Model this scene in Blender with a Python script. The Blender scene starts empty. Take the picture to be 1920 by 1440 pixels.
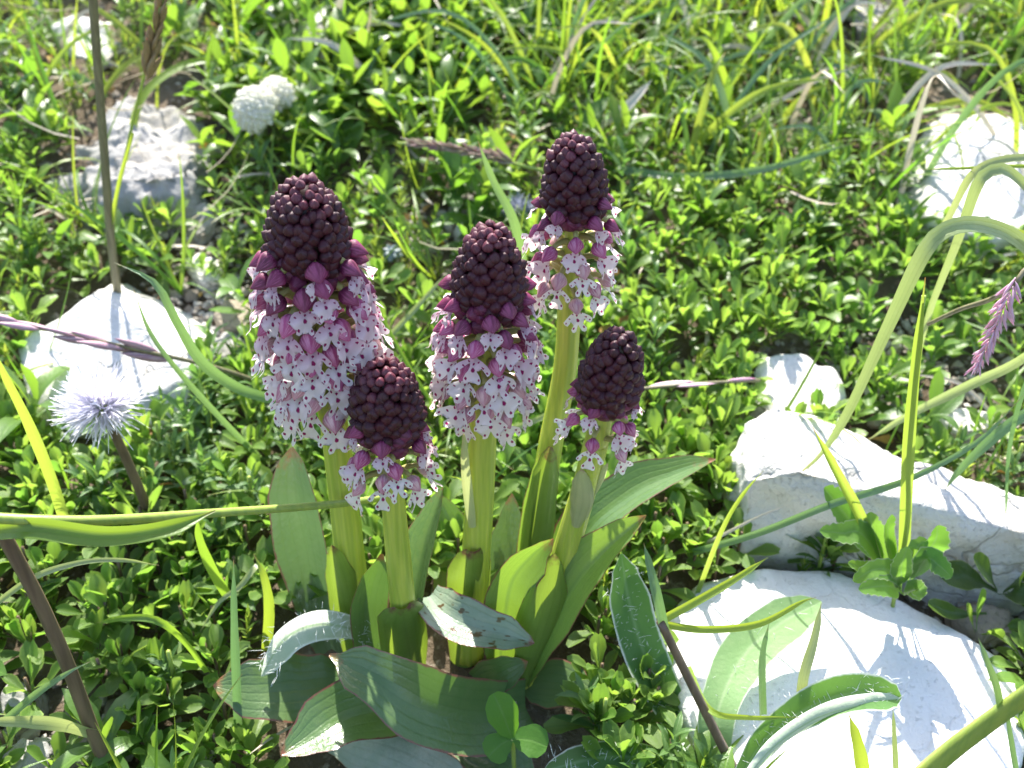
import bpy, bmesh, math, random
import numpy as np
from mathutils import Vector, Matrix, noise as mnoise

R = math.radians
rng = random.Random(11)
nrg = np.random.default_rng(11)
scene = bpy.context.scene
COL = scene.collection

# ------------------------------------------------------------------ camera
PITCH = 33.0
FPX = 1876.0                                   # focal length in photo pixels (1920 wide)
CAM = Vector((0.009, -0.187, 0.222))
FWD = Vector((0, math.cos(R(PITCH)), -math.sin(R(PITCH))))
UPV = Vector((0, math.sin(R(PITCH)), math.cos(R(PITCH))))
cam_d = bpy.data.cameras.new("camera")
cam_d.sensor_width = 36.0
cam_d.lens = 36.0 * FPX / 1920.0
cam_d.clip_start = 0.005
cam_d.clip_end = 100.0
cam_d.dof.use_dof = True
cam_d.dof.focus_distance = 0.222
cam_d.dof.aperture_fstop = 20.0
cam = bpy.data.objects.new("camera", cam_d)
cam.location = CAM
cam.rotation_euler = (R(90 - PITCH), 0, 0)
COL.objects.link(cam)
scene.camera = cam

# ------------------------------------------------------------------ sky, sun, exposure
SUN_EL, SUN_AZ = 54.0, 97.0                    # azimuth measured from +X towards +Y: behind the flowers, a little to one side
sd = Vector((math.cos(R(SUN_EL)) * math.cos(R(SUN_AZ)), math.cos(R(SUN_EL)) * math.sin(R(SUN_AZ)), math.sin(R(SUN_EL))))
world = bpy.data.worlds.new("World")
scene.world = world
world.use_nodes = True
wn = world.node_tree
wn.nodes.clear()
sky = wn.nodes.new("ShaderNodeTexSky")
sky.sky_type = 'NISHITA'
sky.sun_disc = False
sky.sun_elevation = R(SUN_EL)
sky.sun_rotation = R(90 - SUN_AZ)
sky.altitude = 1000
sky.dust_density = 3.0
sky.ozone_density = 0.3
bg = wn.nodes.new("ShaderNodeBackground")
bg.inputs[1].default_value = 0.15
wo = wn.nodes.new("ShaderNodeOutputWorld")
wn.links.new(sky.outputs[0], bg.inputs[0])
wn.links.new(bg.outputs[0], wo.inputs[0])
sun_d = bpy.data.lights.new("sun", 'SUN')
sun_d.energy = 5.0
sun_d.angle = R(0.55)
sun_d.color = (1.0, 0.96, 0.88)
sun = bpy.data.objects.new("sun", sun_d)
sun.rotation_euler = (-sd).to_track_quat('-Z', 'Y').to_euler()
sun.location = sd * 3
COL.objects.link(sun)
scene.view_settings.view_transform = 'Standard'
scene.view_settings.look = 'None'
scene.view_settings.gamma = 1.0
scene.view_settings.exposure = 1.50
scene.view_settings.use_curve_mapping = False
cy = scene.cycles
cy.max_bounces = 8
cy.diffuse_bounces = 4
cy.glossy_bounces = 2
cy.transmission_bounces = 6
cy.use_denoising = True
cy.sample_clamp_indirect = 6.0

# ------------------------------------------------------------------ pixel <-> place
def ray(px, py):
    return (FWD + Vector((1, 0, 0)) * ((px - 960.0) / FPX) + UPV * ((720.0 - py) / FPX))

SL = 0.32
_w = [(math.cos(a) * f, math.sin(a) * f, p, am) for a, f, p, am in
      ((0.3, 26, 0.2, .0022), (1.4, 31, 1.7, .0020), (2.4, 55, .9, .0011), (0.9, 74, 2.6, .0009), (2.0, 130, 4.0, .0005), (2.9, 170, 1.0, .0004))]
def gz(x, y):
    z = SL * 3.0 * np.tanh(np.asarray(y, float) / 3.0)
    for a, b, p, am in _w:
        z = z + am * np.sin(np.asarray(x) * a + np.asarray(y) * b + p)
    return z

def G(px, py, h=0.0):
    """where the sight line through a photo pixel meets the hillside, h above it"""
    d = ray(px, py)
    lo, hi = 0.05, 1.6
    t = lo
    while t < hi:
        p = CAM + d * t
        if p.z < float(gz(p.x, p.y)) + h:
            break
        t += 0.004
    a, b = t - 0.004, t
    for _ in range(14):
        m = (a + b) / 2
        p = CAM + d * m
        if p.z < float(gz(p.x, p.y)) + h: b = m
        else: a = m
    return CAM + d * b

def P(px, py, Y):
    """the sight line through a photo pixel at the distance of the plane y = Y"""
    d = ray(px, py)
    return CAM + d * ((Y - CAM.y) / d.y)

def proj(p):
    v = p - CAM
    z = v.dot(FWD)
    return 960 + FPX * v.x / z, 720 - FPX * v.dot(UPV) / z, z

def depth(p):
    return (p - CAM).dot(FWD)

def on_ground(p):
    return Vector((p.x, p.y, float(gz(p.x, p.y))))

# ------------------------------------------------------------------ node helpers
class NT:
    def __init__(self, name):
        self.m = bpy.data.materials.new(name)
        self.m.use_nodes = True
        self.t = self.m.node_tree
        self.t.nodes.clear()
        self.out = self.n("ShaderNodeOutputMaterial")
    def n(self, kind, **kw):
        x = self.t.nodes.new(kind)
        for k, v in kw.items(): setattr(x, k, v)
        return x
    def put(self, sock, v):
        if isinstance(v, bpy.types.NodeSocket): self.t.links.new(v, sock)
        elif isinstance(v, (tuple, list)) and len(v) == 3 and sock.type == 'RGBA': sock.default_value = (*v, 1)
        else: sock.default_value = v
    def math(self, op, a, b=0.0, c=0.0, clamp=False):
        x = self.n("ShaderNodeMath", operation=op, use_clamp=clamp)
        self.put(x.inputs[0], a); self.put(x.inputs[1], b); self.put(x.inputs[2], c)
        return x.outputs[0]
    def mix(self, f, a, b, blend='MIX'):
        x = self.n("ShaderNodeMix", data_type='RGBA', blend_type=blend)
        self.put(x.inputs[0], f); self.put(x.inputs[6], a); self.put(x.inputs[7], b)
        return x.outputs[2]
    def ss(self, v, a, b, lo=0.0, hi=1.0):
        x = self.n("ShaderNodeMapRange", interpolation_type='SMOOTHSTEP')
        self.put(x.inputs[0], v); self.put(x.inputs[1], a); self.put(x.inputs[2], b); self.put(x.inputs[3], lo); self.put(x.inputs[4], hi)
        return x.outputs[0]
    def uv(self):
        x = self.n("ShaderNodeUVMap"); s = self.n("ShaderNodeSeparateXYZ")
        self.t.links.new(x.outputs[0], s.inputs[0])
        return s.outputs[0], s.outputs[1], x.outputs[0]
    def obj(self):
        return self.n("ShaderNodeTexCoord").outputs[3]
    def noise(self, vec, scale, detail=3.0, rough=0.55):
        x = self.n("ShaderNodeTexNoise")
        if vec is not None: self.t.links.new(vec, x.inputs[0])
        self.put(x.inputs['Scale'], scale); self.put(x.inputs['Detail'], detail); self.put(x.inputs['Roughness'], rough)
        return x.outputs[0]
    def scalev(self, vec, s):
        x = self.n("ShaderNodeVectorMath", operation='MULTIPLY')
        self.t.links.new(vec, x.inputs[0]); x.inputs[1].default_value = s
        return x.outputs[0]
    def rnd(self):
        a = self.n("ShaderNodeAttribute", attribute_name="rnd")
        o = self.n("ShaderNodeObjectInfo")
        return self.math('FRACT', self.math('ADD', a.outputs['Fac'], o.outputs['Random']))
    def bump(self, h, strength=0.3, dist=0.0003):
        b = self.n("ShaderNodeBump")
        self.put(b.inputs['Strength'], strength); self.put(b.inputs['Distance'], dist)
        self.t.links.new(h, b.inputs['Height'])
        return b.outputs[0]
    def leaf(self, col, tcol, tfac, rough=0.45, spec=0.4, normal=None, sheen=0.0):
        p = self.n("ShaderNodeBsdfPrincipled")
        self.put(p.inputs['Base Color'], col); self.put(p.inputs['Roughness'], rough); self.put(p.inputs['Specular IOR Level'], spec)
        if sheen:
            self.put(p.inputs['Sheen Weight'], sheen); self.put(p.inputs['Sheen Roughness'], 0.4)
        t = self.n("ShaderNodeBsdfTranslucent")
        self.put(t.inputs[0], tcol)
        if normal is not None:
            self.t.links.new(normal, p.inputs['Normal'])
        m = self.n("ShaderNodeMixShader")
        self.put(m.inputs[0], tfac)
        self.t.links.new(p.outputs[0], m.inputs[1]); self.t.links.new(t.outputs[0], m.inputs[2])
        self.t.links.new(m.outputs[0], self.out.inputs[0])
        return self.m
    def solid(self, col, rough=0.6, spec=0.3, normal=None, sss=0.0, radius=None, sheen=0.0):
        p = self.n("ShaderNodeBsdfPrincipled")
        self.put(p.inputs['Base Color'], col); self.put(p.inputs['Roughness'], rough); self.put(p.inputs['Specular IOR Level'], spec)
        if sss:
            p.inputs['Subsurface Weight'].default_value = sss
            p.inputs['Subsurface Radius'].default_value = radius or (.6, 1, .2)
            p.inputs['Subsurface Scale'].default_value = 0.0015
        if sheen:
            self.put(p.inputs['Sheen Weight'], sheen)
        if normal is not None: self.t.links.new(normal, p.inputs['Normal'])
        self.t.links.new(p.outputs[0], self.out.inputs[0])
        return self.m

def leaf_material(name, ca, cb, ta, tb, tfac=0.42, rough=0.42, spec=0.45, veins=0, vein_k=0.25, edge=None, edge_w=0.12,
                  mid=None, tip=None, mottling=0.35, spots=None, blister=0.0, sheen=0.0):
    """two-tone leaf: colour a..b by the leaf's own random number, veins along it, rim and tip of their own colour"""
    k = NT(name)
    u, v, uvv = k.uv()
    r = k.rnd()
    au = k.math('MULTIPLY', k.math('ABSOLUTE', k.math('SUBTRACT', u, 0.5)), 2.0)
    col = k.mix(r, ca, cb)
    tc = k.mix(r, ta, tb)
    nz = k.noise(k.obj(), 260.0, 4.0)
    f = k.math('MULTIPLY', k.ss(nz, 0.35, 0.7), mottling)
    col = k.mix(f, col, (ca[0] * 1.7, ca[1] * 1.35, ca[2] * 1.5))
    h = None
    if veins:
        nv = k.noise(k.scalev(uvv, (2.5, 3.0, 1)), 1.0, 2.0)
        w = k.math('COSINE', k.math('MULTIPLY', k.math('ADD', u, k.math('MULTIPLY', k.math('SUBTRACT', nv, .5), .10)), 6.28318 * veins))
        w = k.math('POWER', k.math('ABSOLUTE', k.math('MULTIPLY', k.math('ADD', w, 1.0), 0.5)), 6.0)
        col = k.mix(k.math('MULTIPLY', w, vein_k), col, (cb[0] * .45, cb[1] * .5, cb[2] * .5))
        h = w
    if mid:
        f = k.ss(au, 0.0, 0.14, 0.75, 0.0)
        col = k.mix(f, col, mid); tc = k.mix(k.math('MULTIPLY', f, 0.6), tc, mid)
        if h is None: h = f
    if spots:
        n2 = k.noise(k.scalev(uvv, (3.0, 5.0, 1)), 1.6, 2.0)
        f = k.ss(n2, 0.59, 0.64)
        col = k.mix(f, col, spots)
    if edge:
        n3 = k.noise(k.obj(), 420.0, 2.0)
        f = k.ss(k.math('ADD', au, k.math('MULTIPLY', k.math('SUBTRACT', n3, 0.5), 0.12)), 1.0 - edge_w, 1.0 - edge_w * 0.2)
        col = k.mix(f, col, edge); tc = k.mix(f, tc, edge)
    if tip:
        n3 = k.noise(k.obj(), 500.0, 3.0)
        f = k.ss(k.math('ADD', v, k.math('MULTIPLY', k.math('SUBTRACT', n3, 0.5), 0.22)), 0.92, 1.03)
        col = k.mix(f, col, tip); tc = k.mix(f, tc, tip)
    hh = k.noise(k.obj(), 900.0, 3.0)
    if h is not None: hh = k.math('ADD', hh, k.math('MULTIPLY', h, -0.45))
    if blister:
        vo = k.n("ShaderNodeTexVoronoi"); k.t.links.new(k.scalev(uvv, (9.0, 38.0, 1)), vo.inputs[0]); vo.inputs['Scale'].default_value = 1.0
        hh = k.math('ADD', hh, k.math('MULTIPLY', vo.outputs[0], -blister))
    return k.leaf(col, tc, tfac, rough, spec, k.bump(hh, 0.35, 0.0004), sheen)

M = {}
# ground cover and grasses
M['rosette'] = leaf_material('rosette_leaf', (.082, .165, .032), (.135, .215, .052), (.24, .50, .05), (.42, .61, .07), 0.45, 0.40, 0.45,
                             edge=(.24, .36, .07), edge_w=.22, mid=(.16, .27, .05))
M['needle'] = leaf_material('needle_leaf', (.075, .145, .032), (.17, .23, .048), (.22, .42, .04), (.50, .58, .07), 0.45, 0.45, 0.35)
M['lance'] = leaf_material('lance_leaf', (.062, .135, .030), (.105, .185, .040), (.20, .42, .03), (.38, .54, .05), 0.42, 0.38, 0.45, mid=(.15, .27, .05))
M['shoot'] = leaf_material('shoot_leaf', (.065, .140, .045), (.105, .195, .055), (.18, .38, .06), (.30, .46, .06), 0.36, 0.36, 0.5, mid=(.20, .29, .12))
M['grass'] = leaf_material('grass_blade', (.075, .160, .030), (.160, .240, .040), (.20, .44, .03), (.50, .60, .05), 0.42, 0.38, 0.5, veins=3, vein_k=.25, tip=(.35, .26, .08))
M['grass_pale'] = leaf_material('pale_grass_blade', (.23, .29, .13), (.28, .33, .15), (.36, .46, .12), (.46, .52, .16), 0.32, 0.34, 0.55, veins=4, vein_k=.4, tip=(.40, .32, .16))
M['grass_blue'] = leaf_material('bluish_grass_blade', (.11, .20, .105), (.15, .24, .11), (.20, .38, .10), (.28, .44, .10), 0.28, 0.34, 0.5, veins=3, vein_k=.35, tip=(.30, .20, .08))
M['grass_yellow'] = leaf_material('yellow_grass_blade', (.15, .235, .040), (.22, .28, .050), (.40, .56, .06), (.52, .60, .07), 0.44, 0.4, 0.4, veins=3, vein_k=.25, tip=(.35, .14, .05))
M['straw'] = leaf_material('dry_straw', (.48, .42, .31), (.62, .58, .49), (.40, .33, .20), (.5, .45, .34), 0.25, 0.5, 0.4, veins=2, vein_k=.3)
M['orange_blade'] = leaf_material('withered_orange_blade', (.46, .25, .05), (.52, .36, .07), (.6, .33, .04), (.6, .42, .06), 0.35, 0.5, 0.3)
M['withered'] = leaf_material('withered_leaf', (.20, .10, .035), (.42, .27, .08), (.3, .15, .04), (.5, .33, .08), 0.25, 0.6, 0.2)
M['clover_leaf'] = leaf_material('clover_leaf', (.055, .155, .022), (.075, .180, .028), (.20, .46, .02), (.24, .5, .03), 0.42, 0.45, 0.3, veins=0, mid=(.12, .24, .05))
M['toothed'] = leaf_material('toothed_leaf', (.075, .165, .035), (.110, .210, .045), (.20, .44, .04), (.30, .5, .05), 0.38, 0.5, 0.3, mid=(.17, .28, .09), edge=(.28, .36, .18), edge_w=.12)
M['thick_dark'] = leaf_material('thick_dark_leaf', (.045, .085, .016), (.060, .110, .018), (.12, .22, .02), (.14, .26, .02), 0.18, 0.33, 0.5, edge=(.17, .22, .05), edge_w=.1)
# orchid leaves
WINE = (.16, .045, .045)
M['orchid_leaf'] = leaf_material('orchid_leaf', (.090, .165, .060), (.110, .195, .065), (.28, .46, .04), (.34, .52, .05), 0.34, 0.28, 0.9, veins=7, vein_k=.13,
                                 edge=(.17, .055, .045), edge_w=.085, tip=(.28, .10, .05), mid=(.10, .19, .05))
M['orchid_grey'] = leaf_material('orchid_leaf_bloom', (.135, .200, .105), (.155, .220, .115), (.16, .30, .07), (.18, .32, .08), 0.20, 0.20, 0.8, veins=6, vein_k=.13,
                                 edge=(.19, .09, .07), edge_w=.08, tip=(.30, .14, .08), blister=1.6)
M['orchid_dark'] = leaf_material('orchid_leaf_dark', (.085, .150, .055), (.100, .165, .060), (.16, .32, .04), (.18, .34, .04), 0.22, 0.26, 0.6, veins=7, vein_k=.13,
                                 edge=(.20, .09, .065), edge_w=.08, tip=(.34, .13, .05))
M['orchid_spotted'] = leaf_material('orchid_leaf_spotted', (.20, .27, .19), (.21, .28, .20), (.24, .36, .12), (.24, .36, .12), 0.25, 0.28, 0.5, veins=6, vein_k=.13,
                                    edge=(.22, .07, .06), edge_w=.08, tip=(.26, .09, .06), spots=(.09, .045, .02))
M['orchid_under'] = leaf_material('orchid_leaf_silvery', (.30, .35, .27), (.32, .37, .28), (.28, .38, .16), (.28, .38, .16), 0.22, 0.4, 0.4, veins=6, vein_k=.13,
                                  edge=(.26, .15, .08), edge_w=.06, blister=1.2)
M['sheath'] = leaf_material('orchid_sheath', (.12, .20, .048), (.15, .23, .048), (.34, .50, .04), (.38, .54, .05), 0.36, 0.36, 0.45, veins=6, vein_k=.22,
                            edge=(.17, .08, .06), edge_w=.04, tip=WINE)
M['bract'] = leaf_material('orchid_bract', (.34, .38, .18), (.37, .40, .20), (.50, .55, .2), (.5, .55, .2), 0.4, 0.4, 0.4, veins=4, vein_k=.2, tip=(.36, .20, .16))
M['hairy_leaf'] = leaf_material('hairy_leaf', (.060, .145, .040), (.080, .170, .050), (.18, .40, .05), (.22, .44, .06), 0.30, 0.5, 0.3, mid=(.18, .29, .12), edge=(.62, .66, .58), edge_w=.13, sheen=.3)
M['hairy_pale'] = leaf_material('hairy_leaf_pale', (.17, .29, .13), (.19, .31, .14), (.30, .48, .14), (.32, .5, .14), 0.30, 0.5, 0.3, mid=(.30, .40, .22), edge=(.5, .56, .44), edge_w=.07, sheen=.3)
M['hairy_white'] = leaf_material('hairy_leaf_felted', (.42, .50, .36), (.46, .54, .40), (.34, .46, .24), (.36, .48, .26), 0.22, 0.6, 0.2, mid=(.30, .42, .2), edge=(.66, .70, .62), edge_w=.2, sheen=.8)
M['hair'] = NT('white_hair').solid((.78, .80, .76), 0.4, 0.4)

# stems
def stem_material(name, c1, c2, sss=0.25, streak=26.0):
    k = NT(name)
    o = k.obj()
    n1 = k.noise(k.scalev(o, (streak * 30, streak * 30, streak)), 1.0, 3.0)
    col = k.mix(k.ss(n1, 0.3, 0.7), c1, c2)
    p = k.n("ShaderNodeBsdfPrincipled")
    k.put(p.inputs['Base Color'], col); k.put(p.inputs['Roughness'], .42); k.put(p.inputs['Specular IOR Level'], .4)
    p.inputs['Subsurface Weight'].default_value = sss
    p.inputs['Subsurface Radius'].default_value = (.9, 1.0, .15)
    p.inputs['Subsurface Scale'].default_value = 0.002
    k.t.links.new(k.bump(n1, .25, .0003), p.inputs['Normal'])
    k.t.links.new(p.outputs[0], k.out.inputs[0])
    return k.m
M['orchid_stem'] = stem_material('orchid_stem', (.30, .38, .050), (.46, .50, .085), 0.6)
M['green_stem'] = stem_material('green_stem', (.20, .28, .06), (.28, .34, .07), 0.3)
M['brown_stem'] = stem_material('brown_stem', (.10, .065, .045), (.16, .11, .07), 0.1)
M['grey_stem'] = stem_material('grey_stem', (.14, .12, .07), (.20, .18, .10), 0.1)
M['rachis'] = stem_material('spike_core', (.05, .035, .012), (.03, .008, .010), 0.0)
M['ovary'] = stem_material('ovary', (.26, .24, .07), (.34, .30, .10), 0.3)

def petal_material(name, c1, c2, pale, rough=.42, sss=.2, tip=None, fade=.0):
    k = NT(name)
    u, v, uvv = k.uv()
    r = k.rnd()
    n = k.noise(k.scalev(uvv, (14, 1.0, 1)), 2.2, 3.0)
    col = k.mix(r, c1, c2)
    col = k.mix(k.math('MULTIPLY', k.ss(n, .42, .66), .70), col, pale)
    if fade: col = k.mix(k.ss(v, .0, .55, fade, 0.0), col, (.60, .48, .36))
    if tip: col = k.mix(k.ss(v, .75, 1.0, 0.0, .6), col, tip)
    nb = k.noise(k.obj(), 1500.0, 3.0)
    return k.solid(col, rough, .45, k.bump(nb, .3, .00015), sss, (1, .25, .4))
M['bud_dark'] = petal_material('bud_dark', (.020, .0016, .0050), (.046, .0045, .012), (.08, .013, .022), .50, .0)
M['bud_red'] = petal_material('bud_red', (.060, .008, .018), (.10, .016, .032), (.16, .045, .055), .45, .0)
M['bud_magenta'] = petal_material('bud_magenta', (.055, .005, .020), (.11, .010, .042), (.20, .04, .09), .45, .1)
M['hood_dark'] = petal_material('hood_dark', (.085, .006, .030), (.18, .015, .065), (.32, .07, .16), .5, .15)
M['hood_mid'] = petal_material('hood_magenta', (.24, .022, .095), (.36, .055, .16), (.58, .26, .38), .5, .2)
M['hood_pale'] = petal_material('hood_faded', (.36, .11, .18), (.48, .23, .27), (.70, .52, .50), .5, .2, fade=.6)

def lip_material(name, pink):
    k = NT(name)
    u, v, uvv = k.uv()
    au = k.math('ABSOLUTE', u)
    nz = k.noise(k.scalev(uvv, (7, 7, 7)), 1.0, 2.0)
    r = k.rnd()
    au2 = k.math('ADD', au, k.math('MULTIPLY', k.math('SUBTRACT', nz, .5), .13))
    nz2 = k.noise(k.scalev(uvv, (9, 6, 3)), 1.3, 2.0)
    v2 = k.math('ADD', k.math('ADD', v, k.math('MULTIPLY', k.math('SUBTRACT', nz2, .5), .12)), k.math('MULTIPLY', k.math('SUBTRACT', r, .5), .05))
    tot = None
    for (cx, cyv, rad, st) in ((0, .33, .038, .8), (0, .54, .068, .8), (.17, .25, .036, 1.0), (.34, .43, .050, 1.4), (.51, .58, .038, 1.0), (.22, .86, .044, .8)):
        dx = k.math('SUBTRACT', au2, cx); dy = k.math('MULTIPLY', k.math('SUBTRACT', v2, cyv), st)
        d = k.math('SQRT', k.math('ADD', k.math('MULTIPLY', dx, dx), k.math('MULTIPLY', dy, dy)))
        f = k.ss(d, rad * .7, rad * 1.15, 1.0, 0.0)
        tot = f if tot is None else k.math('MAXIMUM', tot, f)
    white = k.mix(k.ss(v, .0, .25, .35, 0.0), (.88, .83, .81), (.80, .74, .46))
    white = k.mix(k.ss(v, .02, .34, .55, 0.0), white, (.50, .10, .28))
    white = k.mix(k.ss(v, .1, .8, pink, pink * .2), white, (.64, .24, .47))
    white = k.mix(k.math('MULTIPLY', k.ss(k.noise(k.scalev(uvv, (4, 4, 4)), 1.0, 2.0), .5, .75), .25), white, (.80, .68, .74))
    col = k.mix(tot, white, (.30, .010, .11))
    tc = k.mix(tot, (.94, .86, .85), (.34, .01, .12))
    return k.leaf(col, tc, .58, .5, .3)
M['lip_white'] = lip_material('lip_white', .04)
M['lip_pink'] = lip_material('lip_pink', .70)

# stones
def rock_material(name, base, dark, warm, dirt=.35, scale=1.0, lichen=.0, depth_m=.0016, cracks=.5, stain=.3):
    k = NT(name)
    o = k.obj()
    n1 = k.noise(o, 28.0 * scale, 6.0, .6)
    n2 = k.noise(o, 160.0 * scale, 5.0, .65)
    n3 = k.noise(o, 700.0 * scale, 4.0, .6)
    col = k.mix(k.math('MULTIPLY', k.ss(n1, .50, .72), dirt), base, warm)
    col = k.mix(k.math('MULTIPLY', k.ss(n2, .56, .72), .40), col, dark)
    pit = k.ss(n3, .60, .70)
    col = k.mix(k.math('MULTIPLY', pit, .30), col, dark)
    if lichen:
        n4 = k.noise(o, 95.0, 5.0, .7)
        col = k.mix(k.math('MULTIPLY', k.ss(n4, .66, .69), lichen), col, (.05, .055, .06))
    cr = k.n("ShaderNodeTexVoronoi", feature='DISTANCE_TO_EDGE')
    wv = k.n("ShaderNodeVectorMath", operation='ADD')
    nn = k.n("ShaderNodeTexNoise"); nn.inputs['Scale'].default_value = 90.0; k.t.links.new(o, nn.inputs[0])
    k.t.links.new(o, wv.inputs[0]); k.t.links.new(k.scalev(nn.outputs[1], (.012, .012, .012)), wv.inputs[1])
    k.t.links.new(wv.outputs[0], cr.inputs[0]); cr.inputs['Scale'].default_value = 55.0 * scale
    crack = k.math('MULTIPLY', k.ss(cr.outputs[0], .0, .035, 1.0, 0.0), k.ss(n1, .48, .60))
    col = k.mix(k.math('MULTIPLY', crack, cracks), col, (.16, .14, .12))
    n5 = k.noise(o, 60.0, 4.0, .6)
    col = k.mix(k.math('MULTIPLY', k.ss(n5, .58, .70), stain), col, (.40, .33, .22))
    n2 = k.math('SUBTRACT', n2, k.math('MULTIPLY', crack, cracks))
    h = k.math('ADD', k.math('MULTIPLY', n2, 1.0), k.math('SUBTRACT', k.math('MULTIPLY', n3, .45), k.math('MULTIPLY', pit, .45)))
    return k.solid(col, .85, .2, k.bump(h, .6, depth_m))
M['limestone'] = rock_material('limestone', (.60, .585, .555), (.38, .36, .33), (.48, .44, .38))
M['limestone_white'] = rock_material('limestone_white', (.74, .725, .70), (.60, .58, .55), (.66, .63, .58), .3, cracks=.12, stain=.12)
M['limestone_pitted'] = rock_material('limestone_pitted', (.58, .56, .52), (.32, .29, .25), (.42, .37, .30), .6, lichen=.7, depth_m=.0030)
M['limestone_grey'] = rock_material('limestone_grey', (.31, .30, .285), (.17, .16, .15), (.26, .23, .19), .5)
M['brown_stone'] = rock_material('brown_stone', (.30, .25, .19), (.15, .12, .09), (.38, .33, .27), .5)
k = NT('soil')
o = k.obj()
n1 = k.noise(o, 22.0, 5.0); n2 = k.noise(o, 260.0, 5.0, .7); n3 = k.noise(o, 900.0, 3.0)
c = k.mix(k.ss(n1, .35, .65), (.075, .055, .036), (.16, .125, .09))
c = k.mix(k.ss(n2, .52, .72), c, (.30, .26, .21))
M['soil'] = k.solid(c, .95, .1, k.bump(k.math('ADD', n2, k.math('MULTIPLY', n3, .4)), .9, .002))
k = NT('gravel')
c = k.mix(k.rnd(), (.20, .17, .14), (.50, .47, .43))
n2 = k.noise(k.obj(), 500.0, 4.0)
M['gravel'] = k.solid(k.mix(k.math('MULTIPLY', k.ss(n2, .45, .7), .5), c, (.25, .2, .15)), .9, .15, k.bump(n2, .5, .0006))
M['lavender'] = leaf_material('lavender_floret', (.74, .71, .80), (.84, .82, .86), (.80, .77, .87), (.88, .86, .91), .55, .5, .3, mottling=.0)
M['lavender_dark'] = leaf_material('faded_floret', (.22, .24, .34), (.36, .38, .50), (.3, .32, .45), (.4, .42, .52), .3, .5, .3, mottling=.0)
k = NT('clover_floret')
u, v, uvv = k.uv()
cf = k.mix(k.ss(v, .0, .35, 1.0, 0.0), (.86, .85, .76), (.55, .56, .32))
M['clover_floret'] = k.leaf(cf, (.88, .86, .74), .55, .5, .3)
M['purple_spikelet'] = petal_material('purple_spikelet', (.26, .13, .19), (.38, .22, .30), (.52, .42, .40), .45, .15)
M['brown_spikelet'] = petal_material('brown_spikelet', (.16, .10, .045), (.24, .16, .07), (.34, .27, .13), .5, .1)
M['green_purple_spikelet'] = petal_material('green_purple_spikelet', (.20, .20, .09), (.24, .12, .13), (.38, .28, .24), .5, .1)
M['pink_spikelet'] = petal_material('pink_spikelet', (.44, .24, .36), (.55, .34, .46), (.68, .55, .56), .45, .3)
M['grey_bud'] = petal_material('grey_bud', (.13, .17, .16), (.18, .22, .21), (.30, .34, .36), .5, .1)

# ------------------------------------------------------------------ scene-graph helpers
def thing(name, label, cat, loc, group=None):
    o = bpy.data.objects.new(name, None)
    o.empty_display_size = 0.005
    o.location = loc
    COL.objects.link(o)
    return tag(o, label, cat, group)

def tag(o, label, cat, group=None):
    o['label'] = label; o['category'] = cat
    if group: o['group'] = group
    return o

def add(name, me, parent=None, loc=None, mw=None):
    """link a mesh as one object; loc / mw are world values"""
    o = bpy.data.objects.new(name, me)
    COL.objects.link(o)
    w = mw if mw is not None else Matrix.Translation(loc if loc is not None else Vector((0, 0, 0)))
    if parent is not None:
        o.parent = parent
        o.matrix_local = world_of(parent).inverted() @ w
    else:
        o.matrix_world = w
    return o

def world_of(o):
    m = o.matrix_basis.copy() if o.parent is None else world_of(o.parent) @ o.matrix_basis
    return m

def mk(name, verts, faces, mat, uvs=None, rnd=None, smooth=True):
    me = bpy.data.meshes.new(name)
    me.from_pydata([tuple(v) for v in verts], [], faces)
    if uvs is not None:
        ul = me.uv_layers.new(name="UVMap")
        li = np.zeros(len(me.loops), np.int32)
        me.loops.foreach_get("vertex_index", li)
        ul.data.foreach_set("uv", np.asarray(uvs, np.float32)[li].ravel())
    if rnd is not None:
        a = me.attributes.new("rnd", 'FLOAT', 'POINT')
        a.data.foreach_set("value", np.asarray(rnd, np.float32))
    me.materials.append(mat)
    if smooth: me.polygons.foreach_set("use_smooth", [True] * len(me.polygons))
    me.update()
    return me

def catmull(pts, n):
    """n+1 points evenly spread (by parameter) on a smooth curve through pts"""
    pts = [Vector(p) for p in pts]
    if len(pts) == 2: pts = [pts[0], pts[0].lerp(pts[1], .5), pts[1]]
    q = [pts[0] * 2 - pts[1]] + pts + [pts[-1] * 2 - pts[-2]]
    dense = []
    for i in range(1, len(q) - 2):
        for j in range(16):
            t = j / 16
            a, b, c, d = q[i - 1], q[i], q[i + 1], q[i + 2]
            dense.append(.5 * ((2 * b) + (c - a) * t + (2 * a - 5 * b + 4 * c - d) * t * t + (3 * b - a - 3 * c + d) * t ** 3))
    dense.append(pts[-1].copy())
    L = [0.0]
    for i in range(1, len(dense)): L.append(L[-1] + (dense[i] - dense[i - 1]).length)
    out, k = [], 0
    for i in range(n + 1):
        s = L[-1] * i / n
        while k < len(L) - 2 and L[k + 1] < s: k += 1
        f = 0 if L[k + 1] == L[k] else (s - L[k]) / (L[k + 1] - L[k])
        out.append(dense[k].lerp(dense[k + 1], min(max(f, 0), 1)))
    return out

def interp(tab, v):
    for (a, x), (b, y) in zip(tab, tab[1:]):
        if v <= b:
            t = (v - a) / (b - a)
            t = t * t * (3 - 2 * t)
            return x + (y - x) * t
    return tab[-1][1]

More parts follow.
